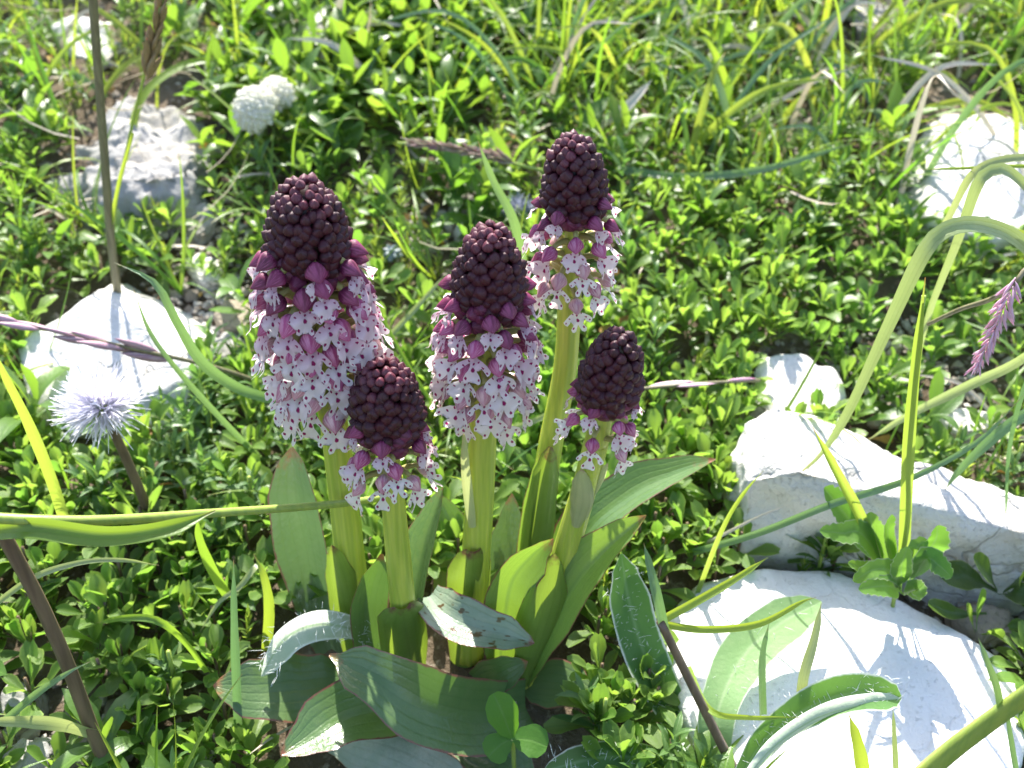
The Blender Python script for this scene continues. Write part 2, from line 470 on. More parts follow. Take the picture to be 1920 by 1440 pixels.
PROF = {
    'lance':  [(0, .35), (.2, .62), (.45, 1.0), (.7, .92), (.88, .55), (.96, .26), (1, .02)],
    'ovate':  [(0, .40), (.2, .80), (.45, 1.0), (.75, .80), (.92, .40), (1, .02)],
    'blade':  [(0, .7), (.15, .95), (.4, 1.0), (.7, .8), (.9, .42), (1, .03)],
    'blade2': [(0, 1), (.5, 1.0), (.8, .7), (1, .05)],
    'even':   [(0, 1), (1, 1)],
    'sheath': [(0, 1.0), (.6, 1.0), (.85, .8), (.95, .45), (1, .10)],
    'cut':    [(0, .75), (.45, 1.0), (.80, .97), (.93, .72), (1, .30)],
    'strap':  [(0, .45), (.25, .75), (.55, 1.0), (.8, .95), (.93, .6), (1, .05)],
    'spat':   [(0, .14), (.3, .2), (.5, .6), (.72, 1.0), (.9, .85), (1, .35)],
}

def leaf_sheet(name, spine, width, mat, prof='lance', fold=0.3, wrap=0.0, face=None, twist=(0, 0), wave=0.0, nseg=22, ncr=8, curl=0.0, rnd=None, wavef=3.0):
    """a leaf along a curved spine (world points); returns mesh about its base and the base"""
    sp = catmull(spine, nseg)
    base = sp[0]
    tab = PROF[prof] if isinstance(prof, str) else prof
    if face is None: face = Vector((0, -.75, .65))
    vs, uv, fs = [], [], []
    prevS = None
    ph = rng.uniform(0, 6.28)
    for i in range(nseg + 1):
        v = i / nseg
        T = (sp[min(i + 1, nseg)] - sp[max(i - 1, 0)]).normalized()
        S = T.cross(face)
        if S.length < 1e-4: S = prevS or Vector((1, 0, 0))
        S.normalize()
        if prevS is not None:
            if S.dot(prevS) < 0: S = -S
            S = (S + prevS * .6).normalized()
        prevS = S
        N = S.cross(T).normalized()
        if N.dot(face) < 0: N = -N
        tw = twist[0] + (twist[1] - twist[0]) * v
        S2 = S * math.cos(tw) + N * math.sin(tw)
        N2 = N * math.cos(tw) - S * math.sin(tw)
        w = width * .5 * max(interp(tab, v), .004)
        for j in range(ncr + 1):
            u = -1 + 2 * j / ncr
            if wrap:
                a = u * wrap
                r = w / math.sin(min(wrap, 1.5))
                d = S2 * (r * math.sin(a)) - N2 * (r * (1 - math.cos(a)))
            else:
                d = S2 * (w * u * math.cos(fold)) + N2 * (w * abs(u) ** 1.25 * math.sin(fold) - curl * w * max(0, abs(u) - .6) ** 1.5 * 2)
            if wave: d += N2 * (wave * w * math.sin(v * 6.28 * wavef + (0 if u < 0 else 1.9) + ph) * abs(u) ** 1.6)
            vs.append(sp[i] + d - base); uv.append(((u + 1) / 2, v))
    m = ncr + 1
    for i in range(nseg):
        for j in range(ncr):
            a = i * m + j
            fs.append((a, a + 1, a + m + 1, a + m))
    rn = None if rnd is None else [rnd] * len(vs)
    return mk(name, vs, fs, mat, uv, rn), base

def tube(name, spine, radii, mat, nseg=16, sides=10, ribs=0, rib_k=.06, cap=True):
    sp = catmull(spine, nseg)
    base = sp[0]
    vs, fs, uv = [], [], []
    T0 = (sp[1] - sp[0]).normalized()
    S = T0.orthogonal().normalized()
    for i in range(nseg + 1):
        T = (sp[min(i + 1, nseg)] - sp[max(i - 1, 0)]).normalized()
        S = (S - T * S.dot(T)).normalized()
        B = T.cross(S)
        r = interp(radii, i / nseg) if isinstance(radii, list) else radii
        for j in range(sides):
            a = 2 * math.pi * j / sides
            rr = r * (1 + (rib_k * math.cos(ribs * a) if ribs else 0))
            vs.append(sp[i] - base + (S * math.cos(a) + B * math.sin(a)) * rr); uv.append((j / sides, i / nseg))
    for i in range(nseg):
        for j in range(sides):
            a = i * sides + j; b = i * sides + (j + 1) % sides
            fs.append((a, b, b + sides, a + sides))
    if cap:
        fs.append(tuple(range(sides - 1, -1, -1)))
        fs.append(tuple(nseg * sides + j for j in range(sides)))
    return mk(name, vs, fs, mat, uv), base

def drop_mesh(name, mat, length=1.0, wid=.42, point=.6, segs=10, rings=7, ridge=.06, ridges=3, flat=1.0):
    """a bud / floret: a pointed drop along +Z from its base at the origin"""
    vs, fs, uv = [], [], []
    for i in range(rings + 1):
        t = i / rings
        r = wid * math.sin(math.pi * (t ** (.9 - .25 * (1 - point)))) ** .75 if 0 < t < 1 else .0001
        if t > .6: r *= 1 - (t - .6) * .6 * point
        for j in range(segs):
            a = 2 * math.pi * j / segs
            rr = r * (1 + ridge * math.cos(ridges * a))
            vs.append((rr * math.cos(a), rr * math.sin(a) * flat, t * length)); uv.append((j / segs, t))
    for i in range(rings):
        for j in range(segs):
            a = i * segs + j; b = i * segs + (j + 1) % segs
            fs.append((a, b, b + segs, a + segs))
    return mk(name, vs, fs, mat, uv)

def frame(z, x=None):
    z = z.normalized()
    x = Vector(x) if x is not None else z.orthogonal()
    x = (x - z * x.dot(z))
    if x.length < 1e-6: x = z.orthogonal()
    x.normalize()
    y = z.cross(x)
    return Matrix((x, y, z)).transposed()

def pose(loc, rot3, s=1.0):
    return Matrix.Translation(loc) @ rot3.to_4x4() @ Matrix.Diagonal((s, s, s, 1) if not isinstance(s, tuple) else (*s, 1))

# ------------------------------------------------------------------ ground
def axis_pts(lo, hi, fine_lo, fine_hi, step, n_out):
    mid = list(np.arange(fine_lo, fine_hi + 1e-9, step))
    a = [fine_lo - (fine_lo - lo) * (i / n_out) ** 2.6 for i in range(n_out, 0, -1)]
    b = [fine_hi + (hi - fine_hi) * (i / n_out) ** 2.6 for i in range(1, n_out + 1)]
    return np.array(a + mid + b)
xs = axis_pts(-12, 12, -.55, .55, .006, 16)
ys = axis_pts(-6, 18, -.16, .75, .006, 16)
X, Y = np.meshgrid(xs, ys)
Zg = gz(X, Y)
rough = np.array([[mnoise.noise(Vector((x * 90, y * 90, 0))) * .0012 + mnoise.noise(Vector((x * 260, y * 260, 3))) * .0006 for x in xs] for y in ys])
nx = len(xs)
gv = np.stack([X.ravel(), Y.ravel(), (Zg + rough - .0015).ravel()], 1)
gf = [(r * nx + c, r * nx + c + 1, (r + 1) * nx + c + 1, (r + 1) * nx + c) for r in range(len(ys) - 1) for c in range(nx - 1)]
ground = add('ground', mk('ground', gv, gf, M['soil']))
ground['kind'] = 'structure'
ground['label'] = 'brown stony soil of the hillside under the plants'

# ------------------------------------------------------------------ stones
ROCKS = []                                     # (hull polygon in plan) to keep plants out
def hull2(pts):
    pts = sorted(set((round(p[0], 5), round(p[1], 5)) for p in pts))
    def half(ps):
        h = []
        for p in ps:
            while len(h) > 1 and (h[-1][0] - h[-2][0]) * (p[1] - h[-2][1]) - (h[-1][1] - h[-2][1]) * (p[0] - h[-2][0]) <= 0: h.pop()
            h.append(p)
        return h
    a, b = half(pts), half(pts[::-1])
    return a[:-1] + b[:-1]
def inside(poly, x, y, grow=0.0):
    for i in range(len(poly)):
        ax, ay = poly[i]; bx, by = poly[(i + 1) % len(poly)]
        ex, ey = bx - ax, by - ay
        if (ex * (y - ay) - ey * (x - ax)) / (math.hypot(ex, ey) + 1e-9) < -grow: return False
    return True

def rock(label, pts, mat, back=.03, drop=.012, group=None, amp=.0016, freq=70.0, smooth=3, sub=4, seed=0.0, name='limestone_rock', keep=True, chip=.0, lift=.0015):
    """hull of points seen in the photo (px, py, Y) plus the hidden back and the buried foot"""
    P3 = [P(px, py, min(Y, G(px, py).y - lift)) for px, py, Y in pts]
    allp = list(P3)
    for p in P3:
        q = p + Vector((0, back, -drop)); allp.append(q)
    zmin = min(float(gz(p.x, p.y)) for p in allp) - .006
    foot = hull2([(p.x, p.y) for p in allp])
    cx = sum(p[0] for p in foot) / len(foot); cyy = sum(p[1] for p in foot) / len(foot)
    for (x, y) in foot:
        allp.append(Vector((cx + (x - cx) * .93, cyy + (y - cyy) * .93, min(float(gz(x, y)) - .005, min(q.z for q in P3) - .002))))
    base = Vector((cx, cyy, float(gz(cx, cyy))))
    bm = bmesh.new()
    for p in allp: bm.verts.new(p - base)
    r = bmesh.ops.convex_hull(bm, input=bm.verts)
    junk = [g for g in r['geom_interior'] + r['geom_unused'] if isinstance(g, bmesh.types.BMVert)]
    bmesh.ops.delete(bm, geom=list(set(junk)), context='VERTS')
    bmesh.ops.triangulate(bm, faces=bm.faces)
    size = max((p - base).length for p in P3)
    for _ in range(sub + 2):
        es = [e for e in bm.edges if e.calc_length() > size * .075]
        if not es: break
        bmesh.ops.subdivide_edges(bm, edges=es, cuts=1)
        bmesh.ops.triangulate(bm, faces=[f for f in bm.faces if len(f.verts) > 3])
    for _ in range(smooth): bmesh.ops.smooth_vert(bm, verts=bm.verts, factor=.5, use_axis_x=True, use_axis_y=True, use_axis_z=True)
    es = [e for e in bm.edges if e.calc_length() > size * .04]
    bmesh.ops.subdivide_edges(bm, edges=es, cuts=1)
    bmesh.ops.triangulate(bm, faces=[f for f in bm.faces if len(f.verts) > 3])
    bm.normal_update()
    sh = Vector((seed * 3.7, seed * 1.3, seed))
    mv = []
    for v in bm.verts:
        c = (v.co + sh)
        d = amp * 2.2 * (mnoise.noise(c * freq * .45)) + amp * mnoise.noise(c * freq * 1.3) + amp * .5 * mnoise.noise(c * freq * 3.5)
        if chip: d -= chip * max(0, mnoise.noise(c * freq * .9 + Vector((9, 2, 4))) - .15)
        # flat fracture facets
        d += amp * .9 * (abs(mnoise.noise(c * freq * .8 + Vector((5, 1, 8)))) - .3)
        mv.append(v.co + v.normal * d)
    for v, c in zip(bm.verts, mv): v.co = c
    me = bpy.data.meshes.new(name)
    bm.to_mesh(me); bm.free()
    me.materials.append(M[mat])
    me.polygons.foreach_set("use_smooth", [True] * len(me.polygons))
    o = tag(add(name, me, None, base), label, 'rock' if size > .012 else 'stone', group)
    if keep: ROCKS.append(foot)
    return o

rock('white wedge-shaped limestone rock with a pointed top behind the lavender pompom flower',
     [(45, 700, .098), (62, 790, .086), (190, 812, .082), (330, 800, .084), (372, 700, .095), (352, 655, .104), (285, 618, .112), (172, 545, .122), (150, 560, .122), (70, 625, .116), (42, 650, .112), (155, 790, .080), (165, 600, .112)],
     'limestone', back=.03, amp=.0010, smooth=0, seed=1)
rock('craggy grey-white limestone boulder beside the tall grey-brown grass stem',
     [(95, 345, .212), (120, 300, .222), (190, 225, .240), (215, 180, .252), (265, 195, .252), (280, 235, .243), (340, 240, .235), (355, 320, .188), (362, 400, .184), (310, 430, .176), (230, 432, .174), (130, 400, .184), (290, 330, .180), (215, 330, .184)],
     'limestone_grey', back=.04, amp=.0042, freq=75, smooth=0, seed=2, chip=.010)
rock('small jagged pale rock in the corner beyond the grey boulder',
     [(105, 55, .318), (140, 35, .325), (195, 50, .322), (215, 100, .300), (190, 125, .290), (130, 95, .300)], 'limestone', back=.03, amp=.002, smooth=1, seed=3)
rock('long white limestone block with a pitted grey end under the toothed-leaf plant',
     [(1380, 985, .040), (1390, 860, .045), (1415, 790, .055), (1455, 757, .062), (1500, 770, .062), (1640, 830, .056), (1800, 895, .046), (1930, 935, .040), (1990, 965, .034),
      (1400, 905, .036), (1500, 885, .034), (1620, 950, .030), (1750, 985, .027), (1850, 1000, .026), (1990, 1020, .022),
      (1388, 1022, .038), (1430, 1058, .035), (1560, 1074, .033), (1700, 1068, .032), (1900, 1092, .028), (1990, 1104, .026)],
     'limestone_pitted', back=.012, amp=.0013, smooth=0, seed=4, chip=.005, freq=95)
rock('broad flat white limestone slab crossed by grass shadows below the pitted block',
     [(1240, 1230, .004), (1262, 1150, .014), (1310, 1095, .023), (1420, 1066, .027), (1560, 1072, .027), (1650, 1112, .020), (1770, 1165, .012), (1885, 1235, .000), (1920, 1290, -.010), (1925, 1420, -.030),
      (1880, 1500, -.040), (1600, 1540, -.047), (1420, 1480, -.039), (1300, 1370, -.022)],
     'limestone_white', back=.002, drop=.010, amp=.0007, freq=45, smooth=2, seed=5)
rock('low rounded white rock among cushion leaves above the pitted block',
     [(1402, 745, .096), (1410, 690, .108), (1440, 668, .116), (1500, 668, .116), (1560, 705, .110), (1580, 740, .102), (1560, 775, .082), (1440, 775, .082)], 'limestone', back=.008, amp=.0020, smooth=1, seed=6, lift=.009)
rock('white shadow-striped rock partly covered by long arching blades',
     [(1735, 420, .180), (1745, 300, .216), (1800, 225, .244), (1870, 215, .248), (1940, 240, .242), (1990, 300, .225), (1980, 420, .185), (1870, 450, .160), (1790, 440, .162)], 'limestone', back=.04, amp=.0018, smooth=1, seed=7, lift=.012)
rock('small rough grey stone at the edge of the leafy mat',
     [(308, 1440, -.020), (325, 1398, -.010), (352, 1390, -.008), (385, 1402, -.010), (405, 1440, -.018), (360, 1480, -.026)], 'limestone_grey', back=.012, amp=.001, smooth=1, seed=8)
rock('smooth rounded brown pebble beside the wedge-shaped white rock',
     [(398, 590, .134), (420, 560, .142), (455, 558, .142), (472, 585, .136), (460, 618, .128), (415, 615, .129)], 'brown_stone', back=.012, amp=.0005, smooth=4, seed=9, name='pebble')
rock('grey lichen-stained stone in a gap behind the spotted orchid leaf',
     [(805, 1130, .028), (812, 1075, .034), (840, 1042, .038), (862, 1050, .038), (870, 1100, .032), (850, 1140, .026)], 'limestone_grey', back=.012, amp=.0008, smooth=2, seed=10, keep=False)
CHIP = ['rough grey limestone chip at the foot of the craggy boulder', 'angular grey chip just beyond the wedge-shaped rock', 'rough brown clod in the hollow beside the flat slab', 'low grey stone in the far stony corner',
        'grey stone in a shaded gap beyond the white clover heads', 'small white stone resting against the craggy boulder', 'grey chip on bare soil behind the low rounded white rock', 'pale chip on bare soil behind the long pitted block',
        'grey chip under the pale arching blade beside the brown leaning stem', 'grey chip at the foot of the brown leaning stem', 'white chip beside the tallest-spiked orchid bud cone', 'little white chip glinting between the middle and tall back orchid']
for i, (a, mt) in enumerate((
        ([(330, 420, .184), (345, 392, .192), (385, 385, .194), (402, 415, .186), (370, 440, .178)], 'limestone_grey'),
        ([(395, 650, .120), (420, 628, .126), (462, 640, .122), (455, 668, .116), (410, 672, .115)], 'limestone_grey'),
        ([(1800, 1160, .020), (1830, 1140, .024), (1890, 1150, .022), (1905, 1185, .016), (1840, 1190, .015)], 'brown_stone'),
        ([(1590, 20, .335), (1640, 5, .342), (1700, 20, .335), (1690, 60, .318), (1610, 60, .318)], 'limestone_grey'),
        ([(545, 60, .315), (570, 30, .326), (605, 45, .320), (600, 90, .300), (555, 95, .298)], 'limestone_grey'),
        ([(225, 400, .190), (262, 378, .196), (295, 400, .190), (280, 430, .182), (235, 428, .182)], 'limestone'),
        ([(1640, 700, .112), (1660, 676, .118), (1705, 680, .116), (1710, 708, .108), (1660, 715, .107)], 'limestone_grey'),
        ([(1770, 790, .091), (1800, 768, .097), (1860, 772, .095), (1870, 800, .088), (1800, 812, .086)], 'limestone'),
        ([(0, 1330, -.004), (20, 1290, .002), (50, 1300, .001), (60, 1340, -.006), (20, 1360, -.010)], 'limestone_grey'),
        ([(10, 1420, -.018), (40, 1385, -.010), (85, 1395, -.012), (95, 1440, -.020), (50, 1460, -.024)], 'limestone_grey'),
        ([(355, 490, .165), (375, 470, .170), (410, 485, .166), (415, 520, .156), (375, 525, .155)], 'limestone'),
        ([(855, 430, .180), (868, 405, .186), (890, 412, .184), (885, 440, .177), (862, 444, .176)], 'limestone'))):
    rock(CHIP[i], a, mt, back=.01, amp=.0014, freq=110, smooth=1, sub=3, seed=20 + i, name='limestone_chip', lift=.005)

# ------------------------------------------------------------------ burnt-tip orchids
def lip_mesh(name, mat, seed):
    r = random.Random(seed)
    half = [(.08, 0), (.10, .12), (.17, .19), (.32, .26), (.47, .38), (.58, .53), (.585, .64), (.50, .69), (.40, .62), (.31, .50), (.21, .40), (.115, .33), (.105, .47), (.13, .60), (.22, .72), (.315, .86), (.31, .98), (.22, 1.03), (.13, .98), (.07, .86), (.0, .72)]
    half = [(x * r.uniform(.92, 1.08), y + r.uniform(-.025, .025) * (y > .1)) for x, y in half]
    out = half + [(-x * r.uniform(.94, 1.06), y) for x, y in half[-2::-1]]
    bm = bmesh.new()
    vs = [bm.verts.new((x, y, 0)) for x, y in out]
    f = bm.faces.new(vs)
    bmesh.ops.triangulate(bm, faces=[f])
    for _ in range(2):
        bmesh.ops.subdivide_edges(bm, edges=[e for e in bm.edges if e.calc_length() > .13], cuts=1)
        bmesh.ops.triangulate(bm, faces=[q for q in bm.faces if len(q.verts) > 3])
    bmesh.ops.beautify_fill(bm, faces=bm.faces, edges=bm.edges)
    ul = bm.loops.layers.uv.new("UVMap")
    for q in bm.faces:
        for l in q.loops: l[ul].uv = (l.vert.co.x, l.vert.co.y)
    b1, b2, b3 = r.uniform(.05, .40), r.uniform(-.7, .05), r.uniform(-.2, .2)
    for v in bm.verts:
        x, y = v.co.x, v.co.y
        z = b1 * y * y + b2 * x * x * 1.6 - .12 * abs(x) + .05 * math.sin(9 * y + 5 * x) + b3 * x * y + .10 * math.exp(-(x / .08) ** 2) * (1 - y)
        v.co = Vector((x, z, -y))          # hangs down along -Z, faces +-Y
    me = bpy.data.meshes.new(name)
    bm.to_mesh(me); bm.free()
    me.materials.append(mat)
    me.polygons.foreach_set("use_smooth", [True] * len(me.polygons))
    return me
LIPS_W = [lip_mesh('lip', M['lip_white'], s) for s in range(6)]
LIPS_P = [lip_mesh('lip', M['lip_pink'], s + 20) for s in range(4)]

def hood_mesh(name, mat, seed):
    """helmet of three sepals: blunt behind, keeled on top, a drawn-down tip, hollow beneath"""
    r = random.Random(seed)
    vs, fs, uv = [], [], []
    n, s = 10, 18
    for i in range(n + 1):
        t = i / n
        rr = math.sin(math.pi * min(t * .92 + .06, 1)) ** .7
        if t > .5: rr *= 1 - (t - .5) * .9
        for j in range(s):
            a = 2 * math.pi * j / s
            c, d = math.cos(a), math.sin(a)
            k = 1 + .08 * math.cos(3 * a - 4.71) + (.07 if d > .92 else 0)
            y = c * rr * .46 * k
            z = d * rr * (.44 if d > 0 else .30) * k
            if d < -.3 and t > .35: z *= .55
            vs.append((t * 1.0 - .15, y, z - .18 * t * t)); uv.append((j / s, t))
    for i in range(n):
        for j in range(s):
            a = i * s + j; b = i * s + (j + 1) % s
            fs.append((a, b, b + s, a + s))
    fs.append(tuple(range(s - 1, -1, -1))); fs.append(tuple(n * s + j for j in range(s)))
    return mk(name, vs, fs, mat, uv)
HOODS = {k: [hood_mesh('flower', M[k], 1)] for k in ('hood_dark', 'hood_mid', 'hood_pale')}
OVARY = tube('ovary', [Vector((0, 0, -.3)), Vector((.35, 0, .05)), Vector((.75, 0, .18)), Vector((1, 0, .12))], [(0, .085), (.5, .11), (1, .08)], M['ovary'], 6, 7)[0]
BUDS = {k: drop_mesh('bud', M[k], 1.0, .55, .75, 12, 9, .07, 3) for k in ('bud_dark', 'bud_red', 'bud_magenta')}
SMALL_FLOWER_PETAL = None

def orchid(label, axis, tip, bud_end, flo_end, bud_hw, flo_hw, stem_hw, nflow, seed, bud_k=1.0, red=.25):
    """axis: [(px, py, Y)] base -> tip; tip / bud_end / flo_end: photo rows that bound the spike; *_hw: half widths in photo pixels"""
    r = random.Random(seed)
    A = [P(*p) for p in axis]
    A[0] = on_ground(A[0]) - Vector((0, 0, .002))
    N = 160
    ax = catmull(A, N)
    root = thing('burnt_tip_orchid', label, 'orchid', A[0], 'burnt-tip orchids growing in one clump')
    rows = [proj(p)[1] for p in ax]
    def at(row):
        return min(range(N + 1), key=lambda i: abs(rows[i] - row))
    iT, iB, iF = N, at(bud_end), at(flo_end)
    def pxm(i, n): return n * depth(ax[i]) / FPX
    rs = pxm(at((flo_end + rows[0]) / 2), stem_hw)
    me, b = tube('stem', ax[:iF + 1][::6] + [ax[iF]], [(0, rs * 1.15), (.5, rs), (1, rs * .86)], M['orchid_stem'], 26, 30, 11, .06)
    add('stem', me, root, b)
    # slender core of the spike
    Rb, Rf = pxm(iB, bud_hw), pxm(at((bud_end * .4 + flo_end * .6)), flo_hw)
    up = ax[iF:iB + 1:5] + [ax[iB]]
    me, b = tube('spike_axis', up, [(0, rs * .86), (1, rs * .7)], M['orchid_stem'], 12, 12, 7, .05)
    add('spike_axis', me, root, b)
    budL = sum((ax[i + 1] - ax[i]).length for i in range(iB, iT))
    def Rprof(t): return Rb * (1 - (1 - min(t, 1)) ** 2.3) ** .60 * (1 - .12 * max(0, t - .75) * 4)
    core = [ax[i] for i in range(iB, iT - 2, 4)]
    me, b = tube('bud_core', core, [(0, Rb * .62), (.5, Rb * .56), (.85, Rb * .36), (1, Rb * .12)], M['rachis'], 12, 12)
    add('bud_core', me, root, b)
    def along(s):                              # s metres below the tip
        acc = 0
        for i in range(iT, 0, -1):
            d = (ax[i] - ax[i - 1]).length
            if acc + d >= s:
                return ax[i].lerp(ax[i - 1], (s - acc) / d), (ax[i] - ax[i - 1]).normalized(), i
            acc += d
        return ax[0], Vector((0, 0, 1)), 0
    s, i = .0004, 0
    ang = r.uniform(0, 6.28)
    ref = Vector((1, 0, 0))
    while s < budL * 1.03:
        t = s / budL
        size = (.0018 + .0014 * min(t, 1) ** .8) * bud_k
        p, T, _ = along(s)
        rad = Rprof(t)
        X1 = (ref - T * ref.dot(T)).normalized(); Y1 = T.cross(X1)
        a = ang + i * 2.39996 + r.uniform(-.11, .11)
        d = X1 * math.cos(a) + Y1 * math.sin(a)
        e = R(80 - 66 * min(t * 1.15, 1) ** .7 + r.uniform(-10, 10))
        dr = d * math.cos(e) + T * math.sin(e)
        tipp = p + d * rad * r.uniform(.95, 1.06) + T * (r.uniform(-.0005, .0005))
        k = 'bud_red' if t < red * r.uniform(.6, 1.3) else ('bud_magenta' if t > .86 * r.uniform(.9, 1.2) else 'bud_dark')
        sz = size * r.uniform(.86, 1.14) * (1 + .25 * max(0, t - .8) * 5)
        ln = (1.08 + .20 * t) * r.uniform(.92, 1.15)
        add('bud', BUDS[k], root, mw=pose(tipp - dr * (sz * ln), frame(dr, T), (sz * 1.12, sz * 1.0, sz * ln)))
        s += (size * size * .74) / (2 * math.pi * max(rad, size * .35))
        i += 1
    # open flowers, golden-angle spiral continuing down the axis
    floL = sum((ax[q + 1] - ax[q]).length for q in range(iF, iB))
    for q in range(nflow):
        t = (q + .35) / nflow
        sdist = budL * .84 + (floL + budL * .16) * (t ** 1.08)
        p, T, _ = along(sdist)
        X1 = (ref - T * ref.dot(T)).normalized(); Y1 = T.cross(X1)
        a = ang + (i + q) * 2.39996 + r.uniform(-.16, .16)
        d = X1 * math.cos(a) + Y1 * math.sin(a)
        F = frame(T, d)                        # local x outward, z up the axis
        sc = Rf / .0140
        out = Rf * (.53 + .06 * min(1, t * 2.5)) * r.uniform(.92, 1.08)
        hp = p + d * out + T * (.0010 * sc)
        nod = R(4 - 30 * min(1, t * 1.3) + r.uniform(-9, 9))
        yaw = r.uniform(-.22, .22)
        hd = (d * math.cos(nod) + T * math.sin(nod))
        hd = (hd + T.cross(d) * yaw).normalized()
        hk = 'hood_dark' if t < .30 + r.uniform(-.05, .08) else ('hood_mid' if t < .66 + r.uniform(-.15, .15) else 'hood_pale')
        side = T.cross(hd).normalized()
        upv = hd.cross(side).normalized()
        hm = Matrix((hd, side, upv)).transposed()
        hs = (.0043 + .0004 * min(1, t * 3)) * sc * r.uniform(.94, 1.08)
        fo = add('flower', HOODS[hk][0], root, mw=pose(hp, hm, hs))
        # ovary from the axis up to the hood
        om = pose(p - T * (.0014 * sc), frame(T, d), out * 1.02)
        add('ovary', OVARY, fo, mw=om)
        if t < .05: continue
        ls = .0064 * sc * (.55 + .45 * min(1, t * 2.6)) * r.uniform(.94, 1.08)
        tilt = R((40 if t < .8 else 26) + r.uniform(-12, 12))   # how far the lip leans out
        ld = (d * math.sin(tilt) - T * math.cos(tilt) + side * r.uniform(-.16, .16)).normalized()
        nrm = (d * math.cos(tilt) + T * math.sin(tilt)).normalized()
        zl = -ld
        xl = side
        xl = (xl - zl * xl.dot(zl)).normalized()
        yl = zl.cross(xl)
        lm = Matrix((xl, yl, zl)).transposed()
        lb = hp + hd * (hs * .38) - upv * (hs * .20)
        lips = LIPS_P if t < .50 + r.uniform(-.15, .15) else LIPS_W
        add('lip', r.choice(lips), fo, mw=pose(lb, lm, ls))
    return root, ax, at

O1, ax1, at1 = orchid('tallest-spiked burnt-tip orchid with the longest white spotted skirt, beside the hairy arched leaf',
    [(692, 1262, .006), (662, 1090, .008), (640, 900, .008), (612, 700, .007), (588, 540, .006), (565, 322, .006)], 322, 494, 752, 86, 130, 27, 84, 4)
O2, ax2, at2 = orchid('shortest-stemmed burnt-tip orchid rising in front of the long-skirted one',
    [(772, 1290, .000), (756, 1140, -.001), (738, 950, -.003), (728, 830, -.004), (722, 668, -.005)], 668, 808, 895, 76, 102, 23, 24, 5)
O3, ax3, at3 = orchid('burnt-tip orchid on a pale yellow-green stem between the short one and the tall back one',
    [(880, 1275, .008), (893, 1040, .009), (904, 850, .008), (910, 680, .006), (922, 412, .005)], 412, 574, 752, 76, 114, 26, 58, 7)
O4, ax4, at4 = orchid('long-stemmed burnt-tip orchid at the back of the clump with a bare lower stem',
    [(985, 1240, .014), (1010, 1000, .021), (1030, 850, .023), (1060, 690, .024), (1068, 560, .023), (1078, 400, .020), (1072, 240, .019)], 240, 400, 545, 68, 98, 22, 33, 9)
O5, ax5, at5 = orchid('leaning burnt-tip orchid with few opened flowers at the big green leaves',
    [(975, 1285, .000), (1010, 1170, .001), (1060, 1035, .001), (1108, 870, -.001), (1130, 770, -.002), (1168, 612, -.004)], 612, 752, 832, 66, 88, 24, 16, 11, red=.0)

def oleaf(root, pts, wpx, mat, prof='lance', name='leaf', **kw):
    sp = [P(*p) for p in pts]
    mid = sp[len(sp) // 2]
    me, b = leaf_sheet(name, sp, wpx * depth(mid) / FPX, M[mat], prof, **kw)
    return add(name, me, root, b)

FC = Vector((0, -.8, .6))
# leaves and sheaths; (px, py, Y) from base to tip
oleaf(O1, [(640, 1270, .006), (600, 1150, .016), (575, 1040, .020), (556, 930, .021), (548, 838, .024)], 112, 'orchid_grey', 'strap', fold=.48, wave=.06, face=Vector((-.1, -.85, .5)))
oleaf(O1, [(665, 1262, .002), (652, 1180, .003), (640, 1100, .003), (622, 1022, .002)], 66, 'sheath', 'lance', 'sheath', wrap=.9, face=FC)
oleaf(O1, [(700, 1262, .000), (690, 1190, .000), (688, 1120, .001), (715, 1038, .000)], 86, 'orchid_dark', [(0, .7), (.3, .95), (.6, 1), (.85, .8), (1, .1)], fold=.55, face=Vector((.35, -.8, .3)))
oleaf(O1, [(650, 1270, -.002), (570, 1285, -.008), (490, 1292, -.012), (400, 1285, -.013)], 135, 'orchid_dark', 'ovate', fold=.12, face=Vector((0, -.5, .85)), wave=.12)
oleaf(O2, [(772, 1292, -.003), (766, 1230, -.004), (760, 1180, -.005), (756, 1142, -.006)], 94, 'sheath', 'cut', 'sheath', wrap=1.25, face=Vector((.25, -.8, .55)))
oleaf(O2, [(770, 1270, .003), (772, 1150, .007), (790, 1040, .009), (812, 970, .009), (831, 914, .008)], 88, 'orchid_grey', 'lance', fold=.62, face=Vector((-.45, -.8, .35)))
oleaf(O2, [(985, 1325, -.008), (900, 1345, -.016), (800, 1325, -.022), (710, 1272, -.022), (618, 1228, -.016)], 158, 'orchid_dark', [(0, .75), (.3, 1), (.6, .95), (.85, .6), (1, .04)], fold=.42, face=Vector((.1, -.62, .78)))
oleaf(O2, [(820, 1315, -.004), (720, 1325, -.014), (640, 1345, -.021), (570, 1390, -.028), (527, 1416, -.032)], 150, 'orchid_leaf', 'ovate', fold=.35, face=Vector((-.1, -.45, .88)))
oleaf(O2, [(620, 1388, -.017), (720, 1415, -.022), (800, 1450, -.028), (900, 1500, -.036)], 120, 'orchid_under', 'ovate', fold=-.2, face=Vector((.1, -.6, .8)), wave=.1)
oleaf(O2, [(840, 1360, -.010), (930, 1410, -.020), (1000, 1470, -.030)], 120, 'orchid_dark', 'ovate', fold=.2, face=Vector((.1, -.5, .85)))
oleaf(O3, [(880, 1290, .004), (884, 1200, .005), (886, 1110, .005), (890, 1034, .004)], 88, 'sheath', 'cut', 'sheath', wrap=1.25, face=Vector((.25, -.8, .55)))
oleaf(O3, [(806, 1118, .006), (835, 1150, -.002), (890, 1175, -.006), (950, 1190, -.008), (1002, 1206, -.008)], 100, 'orchid_spotted', [(0, .55), (.2, .9), (.45, 1), (.75, .75), (.93, .3), (1, .02)], fold=.5, face=Vector((.1, -.55, .8)))
